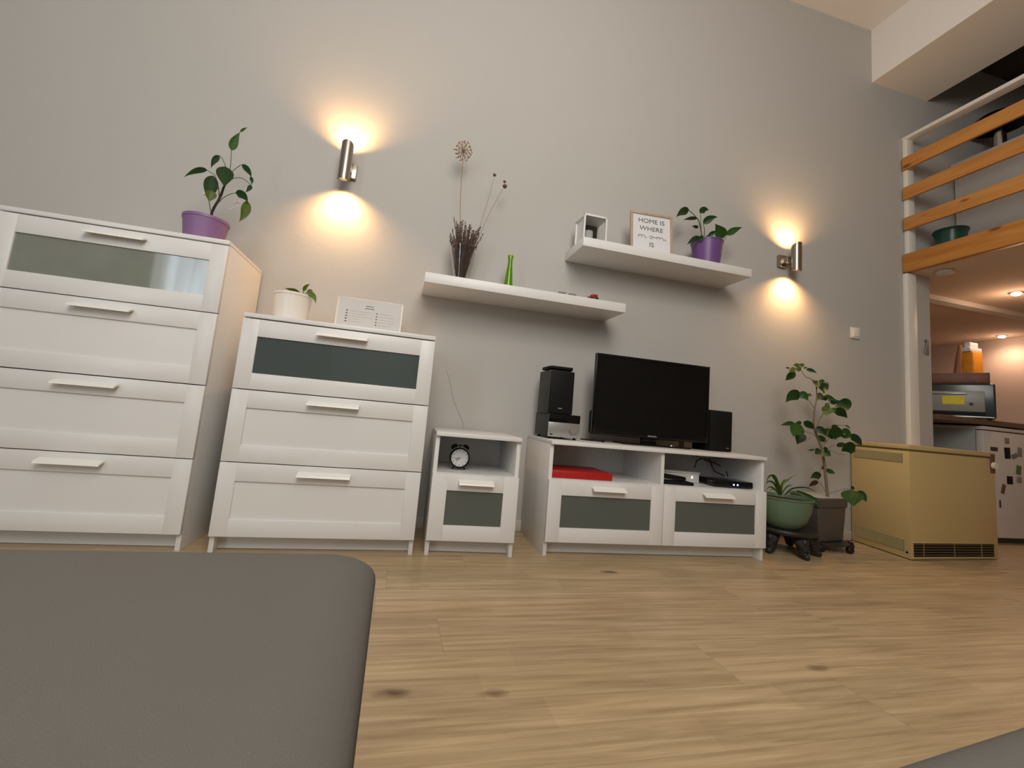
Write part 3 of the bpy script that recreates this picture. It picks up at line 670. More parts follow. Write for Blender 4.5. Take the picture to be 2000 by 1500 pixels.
lc = at(1274, 850.5, TY)
p.add('brand_mark', MB().box(lc.x-.028, lc.x+.026, TY-.0012, TY+.001, TZ0+.008, TZ0+.015, .0004, M=Mt), SILVER)
p.add('stand_neck', MB().box(3.140, 3.230, TY+.020, TY+.045, zt+.006, TZ0+.03, .004), BLACKG)
p.add('stand_base', MB().box(2.99, 3.40, TY-.055, TY+.080, zt, zt+.009, .004, 3), BLACKG)
# right speaker
p = P('loudspeaker', 'black loudspeaker on the tv bench right of the television', 'loudspeaker', (3.63, -.15, zt))
p.add('cabinet', MB().box(3.555, 3.712, -.20, -.035, zt, zt+.236, .003), BLACKM)
p.add('grille', MB().box(3.558, 3.709, -.211, -.20, zt+.003, zt+.233, .003), BLACKM)
p.add('badge', MB().box(3.672, 3.688, -.2125, -.2105, zt+.020, zt+.024), SILVER)
# box behind the stand
m = MB().box(3.255, 3.520, -.115, -.055, zt, zt+.042, .002)
p = P('cardboard_box', 'small beige box behind the television stand', 'box', (3.39, -.085, zt)); p.add('carton', m, CARDB)
p.add('printed_patch', MB().box(3.425, 3.462, -.1165, -.1145, zt+.006, zt+.038), BROWN)
tag(MB().lathe([(0, 0), (.014, 0), (.013, .007), (.006, .011), (0, .012)], (3.272, -.262, zt+.0095), 20).build('silver_button', CHROME), 'tiny shiny silver disc on the television stand base', 'trinket')
m = MB(); m.tube([(2.735, -.26, zt+.010), (2.80, -.22, zt+.006), (2.868, -.24, zt+.006)], .0035, 6); m.ball((2.872, -.24, zt+.008), .008, 2, (1.3, 1, 1))
tag(m.build('audio_cable', BLACKM), 'short dark cable lying between the receiver and the television', 'cable')
m = MB(); m.tube([(2.712, -.20, zt+.012), (2.722, -.205, zt+.05), (2.735, -.20, zt+.045), (2.740, -.19, zt+.005)], .0025, 6)
tag(m.build('speaker_wire', DGREY), 'loop of thin wire beside the silver-fronted receiver', 'cable')
for pts in ([(2.965, -.12, zt+.003), (2.96, -.10, zt+.05)], [(3.01, -.12, zt+.003), (3.045, -.10, zt+.05)]): pass

# ------------------------------------------------------------------ bench niches
zs = .3535
def bm_(lx, ly): q = bench(lx, ly); return q.x, q.y
p = P('red_binder', 'flat red folder lying in the left niche of the tv bench', 'folder', (*bm_(.18, -.26), zs))
Mb = Matrix.Translation(bench(0, 0, 0)) @ Matrix.Rotation(BR, 4, 'Z')
p.add('cover', MB().box(.022, .338, -.372, -.135, zs, zs+.006, .0015, M=Mb).box(.022, .338, -.372, -.135, zs+.029, zs+.035, .0015, M=Mb).box(.022, .338, -.374, -.367, zs, zs+.035, .002, M=Mb), RED)
p.add('pages', MB().box(.030, .332, -.366, -.142, zs+.006, zs+.029, M=Mb), PAPER)
p = P('router', 'white wifi box with a small light in the right niche of the tv bench', 'router', (*bm_(.74, -.16), zs))
p.add('case', MB().box(.650, .915, -.255, -.115, zs, zs+.050, .004, M=Mb).box(.650, .918, -.260, -.110, zs+.050, zs+.058, .003, M=Mb), WHITE)
p.add('indicator', MB().box(.868, .873, -.2570, -.2540, zs+.024, zs+.036, M=Mb), LEDW)
p = P('remote_cradle', 'black handset lying in front of the white wifi box', 'handset', (*bm_(.69, -.34), zs))
Mc = Mb @ Matrix.Translation((.715, -.33, zs)) @ Matrix.Rotation(R(-6), 4, 'Z')
p.add('base', MB().box(-.095, .085, -.035, .035, 0, .016, .005, M=Mc), BLACKM)
p.add('handset', MB().box(-.092, .045, -.025, .025, .020, .044, .007, M=Mc @ Matrix.Rotation(R(5), 4, 'Y')), BLACKG)
p = P('set_top_box', 'flat black box with two blue lights in the right niche of the tv bench', 'set-top box', (*bm_(.98, -.28), zs))
Md = Mb @ Matrix.Translation((1.055, -.285, zs)) @ Matrix.Rotation(R(-5), 4, 'Z')
p.add('case', MB().box(-.118, .108, -.075, .065, .002, .036, .006, 3, M=Md), BLACKG)
for k, dx in enumerate((-.008, .014)): p.add('indicator', MB().box(dx, dx+.006, -.0762, -.0745, .014, .021, M=Md), LED)
so = at(1382, 892, -.036)
p = P('wall_socket', 'white socket at the back of the right niche with cables plugged in', 'socket', (*bm_(1.12, -.02), .47))
p.add('plate', MB().box(1.075, 1.165, -.024, -.0125, .430, .505, .003, M=Mb), WHITE)
m = MB(); q = [(1.12, -.030, .47), (1.07, -.06, .475), (1.02, -.09, .46), (1.00, -.10, .42)]; q2 = [(1.12, -.030, .475), (1.13, -.06, .475), (1.125, -.085, .44), (1.12, -.12, .41), (1.13, -.19, .395)]; q3 = [(1.12, -.030, .465), (1.16, -.07, .455), (1.20, -.11, .43), (1.15, -.19, .395)]
for qq in (q, q2, q3): m.tube([Mb @ Vector(v) for v in qq], .0028, 6)
tag(m.build('black_cables', BLACKM), 'tangle of thin black cables hanging in the right niche of the tv bench', 'cable')

# ------------------------------------------------------------------ floor plants
GX, GY = 3.995, -.285
p = P('plant_stool', 'low dark carved stool with curled feet under the green bowl planter', 'stool', (4.03, -.255, 0))
sx, sy = 4.035, -.255
p.add('seat', MB().lathe([(0, .108), (.150, .108), (.168, .116), (.172, .128), (.166, .137), (.12, .141), (0, .141)], (sx, sy, 0), 44), STOOLM)
for k, a in enumerate((200, 262, 322, 30, 110)):
    ca, sa = math.cos(R(a)), math.sin(R(a)); m = MB()
    pts = [(sx+ca*.10, sy+sa*.10, .110), (sx+ca*.135, sy+sa*.135, .085), (sx+ca*.145, sy+sa*.145, .050), (sx+ca*.150, sy+sa*.150, .022), (sx+ca*.175, sy+sa*.175, .012)]
    m.tube(pts, [.030, .036, .030, .022, .014], 12); m.ball((sx+ca*.168, sy+sa*.168, .0165), .0165, 2); m.ball((sx+ca*.152, sy+sa*.152, .088), .020, 2)
    p.add('leg', m, STOOLM)
m = MB()
for k in range(14):
    a = k*.55; r_ = .036-.0018*k; m.ball((sx+.165+r_*math.cos(a), sy-.02, .105+r_*math.sin(a)), .010, 1)
p.add('carved_scroll', m, STOOLM)
p = P('potted_plant', 'spider plant in a pale green bowl standing on the dark stool', 'potted plant', (GX, GY, .1415))
pr = [(0, .1415), (.075, .1415), (.085, .148), (.118, .185), (.138, .245), (.145, .300), (.150, .304), (.150, .310), (.141, .310), (.136, .30), (.128, .245), (.10, .19), (0, .17)]
p.add('bowl_pot', MB().lathe(pr, (GX, GY, 0), 48), POTG)
p.add('soil', MB().lathe([(0, .296), (.134, .292), (.128, .26), (0, .26)], (GX, GY, 0), 40), SOIL)
def blade(mb, pts, w0, y=GY, dy=0.0):
    n_ = len(pts); q = [at(a, c_, y+dy*i/(n_-1)) for i, (a, c_) in enumerate(pts)]
    dense = []
    for i in range(n_-1):
        a0 = q[max(i-1, 0)]; a1 = q[i]; a2 = q[i+1]; a3 = q[min(i+2, n_-1)]
        for k in range(5):
            t_ = k/5; dense.append(.5*((2*a1)+(a2-a0)*t_+(2*a0-5*a1+4*a2-a3)*t_*t_+(3*a1-a0-3*a2+a3)*t_**3))
    dense.append(q[-1]); b = bmesh.new(); rows = []; N = len(dense)
    for i, v in enumerate(dense):
        tg = (dense[min(i+1, N-1)]-dense[max(i-1, 0)]).normalized(); vw = (CAM-v).normalized(); sd = tg.cross(vw).normalized()
        u_ = i/(N-1); h = w0*.5*max(.06, min(1, (1-u_)*2.2))*(.6+.4*min(1, u_*4))
        rows.append((b.verts.new(v+sd*h+vw*h*.4), b.verts.new(v), b.verts.new(v-sd*h+vw*h*.4)))
    for A, B in zip(rows, rows[1:]):
        b.faces.new((A[0], A[1], B[1], B[0])); b.faces.new((A[1], A[2], B[2], B[1]))
    bmesh.ops.solidify(b, geom=b.faces[:], thickness=.0005); mb._merge(b)
def c7(*pts): return [(1480+a/7.142, 900+c_/7.142) for a, c_ in pts]
SPL = [(c7((300, 480), (270, 330), (210, 215), (150, 225), (120, 330)), .011, LEAFM), (c7((310, 480), (285, 320), (240, 220), (190, 200), (150, 250)), .011, LEAFY), (c7((330, 480), (345, 340), (420, 270), (480, 220), (565, 190)), .008, LEAFL),
       (c7((320, 480), (330, 350), (370, 275), (430, 262)), .010, LEAFY), (c7((380, 470), (470, 395), (580, 372), (720, 385), (845, 470)), .008, LEAFD), (c7((300, 480), (230, 390), (170, 365), (120, 400)), .010, LEAFY),
       (c7((290, 480), (240, 330), (160, 285), (112, 330)), .011, LEAFM), (c7((315, 480), (300, 360), (265, 280), (235, 255)), .012, LEAFY), (c7((325, 480), (320, 380), (350, 300)), .012, LEAFY), (c7((300, 480), (260, 420), (200, 395), (165, 430)), .009, LEAFL),
       (c7((370, 480), (430, 440), (520, 430), (600, 440)), .008, LEAFL), (c7((320, 480), (390, 380), (440, 345), (500, 340)), .007, LEAFM)]
for i, (q, w0, mt) in enumerate(SPL):
    m = MB(); blade(m, q, w0, GY, -.03+.02*(i % 4)); p.add('leaf', m, mt)
m = MB(); blade(m, c7((540, 425), (640, 470), (740, 515), (830, 580), (905, 690)), .026, GY-.02, -.12); p.add('leaf', m, LEAFM, label='broad leaf drooping over the bowl')
# dolly + big pot
PX, PY = 4.405, -.160
p = P('plant_dolly', 'round plant dolly on black wheels under the large taupe pot', 'plant dolly', (PX, PY, 0))
p.add('platform', MB().lathe([(0, .036), (.135, .036), (.150, .042), (.150, .050), (0, .050)], (PX, PY, 0), 40), DGREY)
for a in (4, 80, 150, 225, 300):
    ca, sa = math.cos(R(a)), math.sin(R(a)); x_, y_ = PX+ca*.150, PY+sa*.150
    if a == 4: x_, y_ = 4.582, -.215
    wh = p.add('wheel', MB().lathe([(0, -.012), (.018, -.012), (.021, -.008), (.021, .008), (.018, .012), (0, .012)], (x_, y_, .0212), 24, RX), DOLLY)
    p.add('fork', MB().box(x_-.008, x_+.008, y_-.015, y_+.015, .030, .046, .002), DOLLY)
p = P('potted_plant', 'tall branching hibiscus-like plant in a large taupe pot beside the cream heater', 'potted plant', (PX, PY, .0505))
QUAD = [(4.290, -.060), (4.250, -.290), (4.530, -.245), (4.550, -.030)]
QC = (sum(q[0] for q in QUAD)/4, sum(q[1] for q in QUAD)/4)
def frustum(mb, z0, z1, k0, k1, bev=.006):
    b_ = bmesh.new(); lo = [b_.verts.new((QC[0]+(x-QC[0])*k0, QC[1]+(y-QC[1])*k0, z0)) for x, y in QUAD]; hi = [b_.verts.new((QC[0]+(x-QC[0])*k1, QC[1]+(y-QC[1])*k1, z1)) for x, y in QUAD]
    b_.faces.new(lo[::-1]); b_.faces.new(hi)
    for i in range(4): b_.faces.new((lo[i], lo[(i+1) % 4], hi[(i+1) % 4], hi[i]))
    bmesh.ops.recalc_face_normals(b_, faces=b_.faces); bmesh.ops.bevel(b_, geom=b_.edges[:], offset=bev, segments=3, profile=.5, affect='EDGES'); mb._merge(b_)
m = MB(); frustum(m, .0505, .255, .84, .94, .012); frustum(m, .250, .308, .98, 1.0, .008); p.add('pot', m, POTB)
m = MB(); frustum(m, .3065, .3105, .93, .93, .001); p.add('soil_cover', m, RIMG)
Y = -.215
m = MB(); wire(m, [(1617, 975), (1613, 935), (1609.6, 903), (1603.7, 873), (1598, 858), (1592, 842)], Y, .0085, 9, .006); wire(m, [(1592, 842), (1589, 826), (1591, 800), (1595, 775), (1594, 750)], Y, .006, 8, .003)
wire(m, [(1594, 850), (1596, 832), (1601, 818), (1608, 808)], Y, .0045, 7, .0025); wire(m, [(1593, 745), (1582, 739), (1575, 737), (1569, 730), (1565, 724)], Y, .0025, 7, .0016)
p.add('trunk', m, BARK)
m = MB()
for q in ([(1598, 858), (1588, 848), (1571, 842)], [(1570, 842), (1560, 832), (1552, 826)], [(1602, 870), (1616, 860), (1624, 850)], [(1605, 885), (1620, 880), (1638, 886), (1652, 888)], [(1606, 888), (1618, 876), (1630, 868)], [(1592, 800), (1580, 782), (1570, 772)], [(1594, 770), (1605, 774), (1612, 776)], [(1612, 775), (1628, 782), (1640, 786)], [(1608, 808), (1618, 800), (1632, 800)],
          [(1590, 820), (1588, 802)], [(1580, 858), (1584, 854), (1572, 864)], [(1610, 905), (1605, 912), (1600, 925)], [(1612, 960), (1603, 945), (1597, 941)], [(1617, 965), (1650, 955), (1664, 957)], [(1609, 872), (1622, 835), (1650, 831), (1660, 838)], [(1614, 918), (1609, 905)], [(1595, 762), (1598, 752), (1602, 748)], [(1553, 727), (1560, 722), (1566, 724)]):
    m = MB(); wire(m, q, Y, .0017, 6); p.add('branch', m, BARK)
LV = [((1553, 727), (1534, 743), 11, LEAFD, (-1, 1)), ((1574, 721), (1596, 729), 6, LEAFD, (1, -1)), ((1554, 720), (1540, 726), 7, LEAFL, (0, -1)), ((1561, 716), (1549, 714), 7, LEAFL, (0, -2)), ((1563, 716), (1572, 714), 7, LEAFL, (0, -2)), ((1565, 722), (1553, 722), 8, LEAFL, (0, -1)), ((1542, 719), (1534, 718), 3, LEAFM, (0, 0)), ((1570, 719), (1577, 717), 3, LEAFM, (0, 0)), ((1545, 728), (1550, 720), 8, LEAFL, (0, 0)),
      ((1604, 748), (1609, 769), 13, LEAFD, (3, 0)), ((1598, 748), (1586, 743), 7, LEAFL, (0, 1)), ((1598, 750), (1594, 756), 8, LEAFL, (0, 0)), ((1602, 745), (1612, 746), 6, LEAFM, (0, -1)), ((1607, 750), (1599, 742), 6, LEAFL, (0, 0)), ((1613, 746), (1619, 754), 2, LEAFL, (1, -1)),
      ((1564, 769), (1535, 786), 17, LEAFD, (-2, -4)), ((1560, 768), (1577, 783), 12, LEAFM, (3, -2)), ((1577, 771), (1587, 774), 5, LEAFL, (0, -1)), ((1608, 772), (1595, 783), 12, LEAFL, (-1, -2)), ((1606, 775), (1612, 783), 9, LEAFD, (2, 0)), ((1610, 773), (1631, 781), 6, LEAFM, (1, -1)), ((1616, 779), (1634, 785), 9, LEAFL, (1, -1)), ((1622, 788), (1641, 783), 8, LEAFD, (0, -1)),
      ((1638, 783), (1648, 807), 22, LEAFD, (5, -2)), ((1630, 799), (1655, 817), 13, LEAFD, (2, -1)), ((1618, 795), (1615, 813), 15, LEAFL, (-1, 0)), ((1622, 797), (1604, 797), 8, LEAFL, (0, -1)), ((1624, 797), (1629, 807), 9, LEAFM, (1, 0)), ((1612, 793), (1622, 789), 6, LEAFL, (0, -1)),
      ((1551, 826), (1524, 831), 7, LEAFM, (0, -1)), ((1569, 824), (1592, 840), 11, LEAFD, (2, -1)), ((1566, 826), (1552, 828), 6, LEAFM, (0, -1)), ((1566, 831), (1550, 853), 21, LEAFM, (-3, -1)), ((1567, 846), (1556, 868), 15, LEAFD, (1, 0)),
      ((1593, 835), (1614, 853), 11, LEAFD, (2, -2)), ((1597, 851), (1616, 864), 9, LEAFM, (1, 1)), ((1612, 851), (1634, 845), 18, LEAFM, (0, -2)), ((1622, 846), (1648, 853), 21, LEAFD, (1, -3)), ((1645, 838), (1664, 856), 9, LEAFM, (1, -2)), ((1660, 848), (1683, 873), 11, LEAFD, (3, -1)), ((1643, 852), (1665, 851), 6, LEAFM, (0, 1)), ((1624, 834), (1638, 832), 5, LEAFM, (0, -1)), ((1650, 831), (1661, 838), 3, LEAFM, (1, -1)),
      ((1634, 872), (1655, 868), 7, LEAFD, (0, -2)), ((1648, 868), (1663, 887), 20, LEAFD, (3, -1)), ((1668, 878), (1668, 884), 5, LEAFM, (0, 0)), ((1591, 878), (1577, 880), 3, LEAFM, (0, 0)), ((1603, 880), (1592, 887), 11, LEAFD, (0, -1)), ((1610, 880), (1623, 891), 10, LEAFM, (0, 1)), ((1608, 876), (1618, 880), 6, LEAFD, (0, -1)), ((1612, 884), (1605, 892), 8, LEAFL, (0, 0)),
      ((1604, 930), (1583, 934), 12, LEAFD, (0, -3)), ((1611, 915), (1603, 915), 6, LEAFM, (0, -1)), ((1612, 917), (1631, 926), 7, LEAFM, (2, 0)), ((1664, 957), (1668, 989), 27, LEAFM, (-1, 0)), ((1672, 961), (1692, 981), 12, LEAFM, (3, -2)), ((1662, 953), (1670, 953), 6, LEAFD, (0, 0)), ((1657, 958), (1650, 965), 4, LEAFM, (0, 0))]
rnd = random.Random(9)
for a, c_, w_, mt, ar in LV:
    y0 = Y+rnd.uniform(-.05, .05); m = MB(); lf(m, a, c_, w_, y0, y0-rnd.uniform(.0, .05), ar); p.add('leaf', m, mt)
m = MB(); lf(m, (1598, 940), (1580, 951), 7, Y-.03, Y-.06, (-1, -1)); p.add('leaf', m, LEAFR, label='reddish dead leaf')

# ------------------------------------------------------------------ storage heater
HZ = .67
FLc, FRc, BRc, BLc = (4.795, -.397), (5.585, -.362), (5.650, -.012), (4.862, -.012)
p = P('storage_heater', 'large cream storage heater standing on the floor against the wall at the right', 'heater', (5.2, -.2, 0))
def off(q, d):  # push footprint outwards
    cx_, cy_ = 5.22, -.2; return [(x+(d if x > cx_ else -d), y-(d if y < cy_ else 0)) for x, y in q]
base = [FLc, FRc, BRc, BLc]
p.add('cabinet', MB().prism(base, .004, HZ-.040, .004), CREAM)
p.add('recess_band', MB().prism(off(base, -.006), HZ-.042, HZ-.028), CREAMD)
p.add('top_panel', MB().prism(off(base, .004), HZ-.029, HZ, .004), CREAM)
def frame_of(a, c_):   # matrix with x along a->c_, y outward-back, origin at a
    d = Vector((c_[0]-a[0], c_[1]-a[1], 0)); L_ = d.length; ang = math.atan2(d.y, d.x)
    return Matrix.Translation((a[0], a[1], 0)) @ Matrix.Rotation(ang, 4, 'Z'), L_
Mf, Lf = frame_of(FLc, FRc)
g = MB().box(.022, Lf-.045, -.001, .004, .020, .098, M=Mf); gr_ = p.add('front_grille', g, BLACKM, label='black air outlet grille along the bottom front')
m = MB()
for k in range(5): m.box(.022, Lf-.045, -.004, .000, .030+k*.015, .0325+k*.015, M=Mf)
for x_ in (.10, .37, .62): m.box(x_, x_+.004, -.005, .000, .020, .098, M=Mf)
p.add('grille_bars', m, CREAMD, parent=gr_)
p.add('front_frame', MB().box(.012, Lf-.035, -.004, .001, .098, .106, .001, M=Mf).box(.012, Lf-.035, -.004, .001, .012, .020, .001, M=Mf), CREAM)
Ms, Ls = frame_of(BLc, FLc)
for z0, z1, l_ in ((.558, .612, 'upper_side_grille'), (.040, .105, 'lower_side_grille')):
    g = MB().box(.022, Ls-.038, -.002, .004, z0, z1, M=Ms); go = p.add(l_, g, GRILLG)
    m = MB()
    for k in range(40): m.box(.025+k*(Ls-.066)/40, .0264+k*(Ls-.066)/40, -.0035, -.001, z0+.003, z1-.003, M=Ms)
    p.add('grille_slats', m, CREAM, parent=go)
p.add('corner_screw', MB().lathe([(0, 0), (.006, 0), (.006, .003), (0, .003)], (0, 0, 0), 12, Ms @ Matrix.Translation((Ls-.022, -.001, .040)) @ RX), BLACKM)
kn = at(1938, 908, -.366); 
p.add('control_plate', MB().box(kn.x-.018, kn.x+.022, kn.y-.003, kn.y+.012, kn.z-.052, kn.z+.068, .002), BROWN)
p.add('control_knob', MB().lathe([(0, 0), (.022, 0), (.020, .014), (0, .015)], (kn.x+.004, kn.y-.003, kn.z-.004), 24, RX), CREAMW)
pts = [at(x_, y_, -.02) for x_, y_ in ((1640, 1052), (1648, 1052), (1657, 1050))]
q0 = Vector((4.52, -.022, .006)); tag(MB().tube([q0, (4.62, -.035, .006), (4.74, -.05, .006), (4.845, -.035, .006)], .003, 6).build('heater_cable', REDD), 'reddish cable on the floor running behind the heater', 'cable')

# ------------------------------------------------------------------ loft railing
XRL = 5.40
p = P('loft_railing', 'loft railing with white posts and four orange pine boards at the upper right', 'railing', (5.42, -.03, ZL1))
p.add('post', MB().box(XRL+.006, XRL+.075, -.034, -.002, 1.965, 3.045, .004), WPAINT)
p.add('post', MB().box(XRL+.006, XRL+.075, -2.60, -2.55, 1.965, 3.045, .004), WPAINT)
p.add('top_rail', MB().box(XRL+.002, XRL+.078, -4.4, -.002, 3.040, 3.068, .004), WPAINT, label='white top rail')
for z0, z1 in ((2.785, 2.885), (2.541, 2.640), (2.293, 2.393)):
    p.add('board', MB().box(XRL-.016, XRL+.006, -4.4, -.012, z0, z1, .003), PINE, label='orange pine board')
p.add('bottom_board', MB().box(XRL-.020, XRL+.030, -4.4, -.004, 1.962, 2.104, .004), PINED, label='wide pine board along the loft edge')
# loft things
p = P('white_cabinet', 'white cabinet standing on the loft behind the railing', 'cabinet', (6.2, -.8, ZL1))
p.add('body', MB().box(5.945, 6.45, -1.9, -.012, ZL1+.001, 2.935, .003), FRIDGE)
p.add('top_panel', MB().box(5.925, 6.47, -1.92, -.004, 2.936, 2.960, .003), FRIDGE)
LX, LY = 6.12, -.200
p = P('table_lamp', 'black mushroom-shaped table lamp on the white loft cabinet', 'lamp', (LX, LY, 2.9605))
p.add('lamp_base', MB().lathe([(0, 2.9605), (.085, 2.9605), (.08, 2.975), (.03, 2.985), (0, 2.985)], (LX, LY, 0), 32), BLACKG)
p.add('pole', MB().lathe([(0, 2.98), (.034, 2.98), (.034, 3.24), (0, 3.24)], (LX, LY, 0), 24), CHROME)
p.add('lamp_shade', MB().lathe([(0, 3.315), (.07, 3.31), (.13, 3.29), (.168, 3.25), (.172, 3.23), (.165, 3.23), (.12, 3.275), (0, 3.295)], (LX, LY, 0), 44), BLACKG)
bc = atx(1857, 465, 5.66)
p_bowl = [(0, 0), (.058, 0), (.062, .01), (.080, .10), (.092, .175), (.099, .182), (.098, .192), (.090, .190), (.074, .10), (.05, .02), (0, .015)]
tag(MB().lathe([(r_, z+ZL1+.0005) for r_, z in p_bowl], (5.66, bc.y, 0), 44).build('glazed_bowl', BOWLG), 'dark green glazed bowl on the loft floor behind the lowest board', 'bowl')

# ------------------------------------------------------------------ kitchen ceiling fittings
def ceil_pt(px_, py_, z):
    d = _r*((px_-1000-PPX)/FPX) - _u*((py_-750-PPY)/FPX) + _f; return CAM+d*((z-CAM.z)/d.z)
c = ceil_pt(1846, 531, 1.965)
tag(MB().lathe([(0, 0), (.045, 0), (.052, -.006), (.048, -.022), (.030, -.027), (0, -.027)], (c.x, c.y, ZL0-.0005), 32).build('smoke_detector', WHITE), 'round white smoke detector on the ceiling under the loft', 'smoke detector')
def kspot(px_, py_, lab, e):
    c = ceil_pt(px_, py_, 1.965) if px_ else Vector(py_)
    p = P('ceiling_spotlight', lab, 'ceiling light', (c.x, c.y, ZL0), 'kitchen ceiling spotlights')
    p.add('ring', MB().lathe([(.030, 0), (.045, 0), (.045, -.006), (.030, -.010), (.030, 0)], (c.x, c.y, ZL0-.0005), 28), CHROME)
    p.add('bulb', MB().ball((c.x, c.y, ZL0-.012), .030, 2, (1, 1, .6)), SPOTG)
    l = light('kitchen_spot', 'SPOT', (0, 0, -.045), e, (1.0, .60, .38), None, None, spot_size=R(172), spot_blend=.9, shadow_soft_size=.03); l.parent = p.t
    l = light('kitchen_glow', 'POINT', (0, 0, -.16), e*.10, (1.0, .60, .36), None, None, shadow_soft_size=.05); l.parent = p.t
    return c
kspot(1985, 573, 'bright kitchen spotlight on the ceiling, the nearer and upper of two', 20)
kspot(1957, 657, 'bright kitchen spotlight on the ceiling, the farther and lower of two', 9)
light('kitchen_spot', 'SPOT', (6.6, -2.0, ZL0-.045), 7, (1.0, .60, .38), None, None, spot_size=R(172), spot_blend=.9, shadow_soft_size=.03)  # extra unseen spot without a fitting, added for its warm light
# latch on the wall end
p = P('wall_latch', 'small grey metal latch at the edge of the wall end by the kitchen', 'latch', (5.62, -.001, 1.42))
p.add('hook', MB().tube([at(1806, 664, -.004), at(1812, 667, -.02), at(1806, 690, -.012)], .006, 7).box(5.60, 5.625, -.008, -.001, 1.36, 1.48, .002), MGREY)

# ------------------------------------------------------------------ kitchen
tag(MB().box(5.66, XR-.002, -.035, .58, .883, .922, .003).build('worktop', WTOP), 'dark brown kitchen worktop above the fridge', 'worktop')
FX, FY = 6.127, -.02
p = P('refrigerator', 'white under-counter refrigerator with magnets on its door, right of the heater', 'refrigerator', (6.4, .25, 0))
p.add('body', MB().box(FX, FX+.58, FY+.045, .56, .035, .862, .004), FRSIDE)
p.add('door', MB().box(FX, FX+.58, FY-.005, FY+.040, .050, .840, .006), FRIDGE)
p.add('top_panel', MB().box(FX-.004, FX+.585, FY-.012, .56, .846, .872, .006), FRIDGE)
for a in (FX+.05, FX+.53):
    for c_ in (.08, .50): p.add('foot', MB().lathe([(0, 0), (.018, 0), (.015, .036), (0, .036)], (a, c_, .0005), 14), BLACKM)
p.add('plinth', MB().box(FX+.01, FX+.57, FY+.05, FY+.06, .004, .05), DGREY)
fy = FY-.0055
for x_, y_, w_, h_, mt, an, lab in (
    (1941, 877, .075, .030, DGREY, 0, 'dark oval magnet low behind the heater top edge'), (1967, 885, .060, .085, BLACKM, -3, 'largest dark photo magnet near the top of the fridge door'), (1981, 891, .060, .035, BLUEG, -20, 'bluish grey bow-shaped magnet right of the dark photo magnet'),
    (1966, 861, .045, .045, MGREY, 0, 'pale grey magnet, topmost on the fridge door'), (1991, 883, .045, .070, MGREY, 5, 'faint grey paper magnet near the top right of the door'), (1989, 918, .050, .070, MGREEN, 10, 'green magnet at the right of the fridge door'),
    (1990, 937, .050, .045, MGREY, 5, 'grey magnet directly under the green one'), (1972, 938, .060, .060, BLACKM, 0, 'square dark magnet in the middle of the fridge door'), (1959, 955, .034, .072, BROWN, 18, 'tilted red-brown magnet below the square dark one'), (1953, 984, .015, .055, DGREY, 0, 'narrow dark magnet, lowest on the fridge door')):
    c = at(x_, y_, fy)
    tag(MB().box(-w_/2, w_/2, -.004, 0, -h_/2, h_/2, .0015, M=Matrix.Translation((c.x, fy, c.z)) @ Matrix.Rotation(R(an), 4, 'Y')).build('fridge_magnet', mt), lab, 'magnet', 'magnets on the fridge door')
# mini oven on the worktop, turned towards the room
ox, oy, oz = 6.20, .20, .9225
Mo = Matrix.Translation((ox, oy, oz)) @ Matrix.Rotation(R(-62), 4, 'Z')
p = P('mini_oven', 'grey mini oven with a yellow sticker on the kitchen worktop', 'oven', (ox, oy, oz))
OW, OD, OH = .47, .30, .275
p.add('casing', MB().box(-OW/2, OW/2, -OD/2, OD/2, .012, OH, .012, 3, M=Mo), OVENB)
p.add('door', MB().box(-OW/2+.01, OW/2-.055, -OD/2-.008, -OD/2+.002, .055, .215, .004, M=Mo), OVENF)
p.add('door_slot', MB().box(-OW/2+.01, OW/2-.055, -OD/2-.006, -OD/2+.002, .030, .050, .002, M=Mo), BLACKM)
p.add('base_strip', MB().box(-OW/2+.005, OW/2-.01, -OD/2-.010, -OD/2+.01, .010, .020, .002, M=Mo), SILVER)
p.add('handle', MB().box(-.10, .09, -OD/2-.022, -OD/2-.006, .190, .200, .003, M=Mo), SILVER)
p.add('sticker', MB().box(-.045, .075, -OD/2-.0095, -OD/2-.007, .110, .175, M=Mo), YEL, label='yellow sticker')
for dx in (-.13, .11): p.add('knob', MB().lathe([(0, 0), (.012, 0), (.010, .010), (0, .011)], (0, 0, 0), 14, Mo @ Matrix.Translation((dx, -OD/2-.008, .115)) @ RX), DGREY)
for dx in (-.2, .2):
    for dy in (-.12, .12): p.add('foot', MB().box(dx-.012, dx+.012, dy-.012, dy+.012, 0, .013, M=Mo), BLACKM)
tz = oz+OH+.0005
p = P('wooden_tray', 'brown wooden tray lying on top of the mini oven', 'tray', (ox, oy, tz))
m = MB().box(-.24, .21, -.15, .15, 0, .010, M=Mo @ Matrix.Translation((0, 0, OH)))
for a in ((-.24, .21, -.15, -.14), (-.24, .21, .14, .15), (-.24, -.23, -.15, .15), (.20, .21, -.15, .15)): m.box(*a, 0, .085, .002, M=Mo @ Matrix.Translation((0, 0, OH)))
p.add('tray_box', m, WICK)
bc = at(1899, 700, .18)
p = P('food_bag', 'orange food packet with a white folded top standing in the wooden tray', 'packet', (bc.x, .18, tz+.01))
m = MB().box(bc.x-.062, bc.x+.055, .14, .22, tz+.011, 1.50, .012, 3); p.add('packet', m, ORAN)
p.add('folded_top', MB().prism([(bc.x-.075, .15), (bc.x+.062, .15), (bc.x+.062, .21), (bc.x-.075, .21)], 1.500, 1.535, .004).box(bc.x-.055, bc.x+.04, .16, .20, 1.534, 1.580, .005), PAPER, label='white folded top')
u0, u1 = at(1869, 735, .18), at(1875, 674, .18)
m = MB(); m.tube([Vector((u0.x-.012, .18, tz+.012)), u0.lerp(u1, .5), u1], [.024, .020, .011], 10)
tag(m.build('wooden_utensil', UTEN), 'brown wooden utensil standing in the tray left of the orange packet', 'utensil')

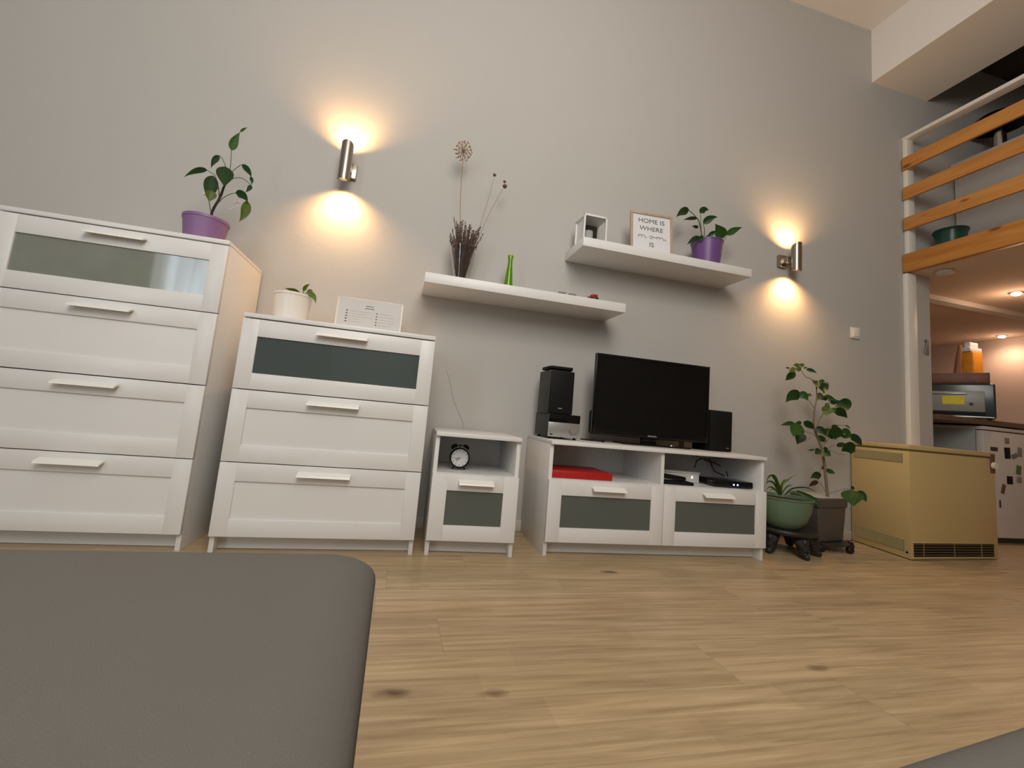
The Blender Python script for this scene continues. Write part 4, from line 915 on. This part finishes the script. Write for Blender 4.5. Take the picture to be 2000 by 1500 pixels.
# ------------------------------------------------------------------ sofa
p = P('sofa', 'grey fabric corner sofa with a chaise filling the lower left of the photo', 'sofa', (2.3, -2.8, 0))
def cushion(x0, x1, y0, y1, z0, z1, bev, name, rz=0.0, crown=.0):
    b = bmesh.new(); N = 28; cx_, cy_ = (x0+x1)/2, (y0+y1)/2; hx, hy = (x1-x0)/2, (y1-y0)/2
    # rounded block: ring profile swept around a rounded rectangle, crowned top
    prof = [(0, 0)]; rows = []
    def ring(inset, z, rr):
        pts = []; ax, ay = hx-inset-rr, hy-inset-rr
        for qx, qy, a0 in ((1, 1, 0), (-1, 1, 90), (-1, -1, 180), (1, -1, 270)):
            for k in range(9): a_ = R(a0+k*11.25); pts.append(b.verts.new((cx_+qx*ax+rr*math.cos(a_), cy_+qy*ay+rr*math.sin(a_), z)))
        return pts
    rr0 = .034
    rows.append(ring(.012, z0, rr0)); rows.append(ring(0, z0+.03, rr0))
    for k in range(9):
        a_ = R(k*11.25); rows.append(ring(bev*(1-math.cos(a_)), z1-bev*.62+bev*.62*math.sin(a_), rr0))
    for k in range(1, 7): f_ = k/7; rows.append(ring(bev+(min(hx, hy)-bev-.06)*f_, z1+crown*(1-(1-f_)**2), max(.02, rr0*(1-f_*.5))))
    for A, B in zip(rows, rows[1:]):
        for k in range(len(A)): b.faces.new((A[k], A[(k+1) % len(A)], B[(k+1) % len(B)], B[k]))
    b.faces.new(rows[0][::-1]); b.faces.new(rows[-1]); bmesh.ops.recalc_face_normals(b, faces=b.faces)
    m = MB(); T_ = Matrix.Translation((cx_, cy_, 0)) @ Matrix.Rotation(rz, 4, 'Z') @ Matrix.Translation((-cx_, -cy_, 0)); m._merge(b, T_)
    p.add(name, m, FABRIC, angle=80)
cushion(.70, 1.7885, -3.30, -1.771, .27, .457, .050, 'chaise_cushion', 0, .010)
cushion(.71, 1.785, -3.29, -1.830, .06, .268, .015, 'chaise_base')
cushion(1.86, 3.62, -3.30, -2.040, .27, .450, .030, 'seat_cushion', R(7), .004)
cushion(1.90, 3.58, -3.24, -2.14, .06, .268, .015, 'seat_base', R(7))
for x_, y_ in ((.80, -1.92), (1.70, -1.92), (.80, -3.2), (3.5, -2.25), (3.5, -3.2), (1.9, -3.2)):
    p.add('leg', MB().lathe([(0, 0), (.020, 0), (.026, .065), (0, .065)], (x_, y_, 0), 14), BLACKM)
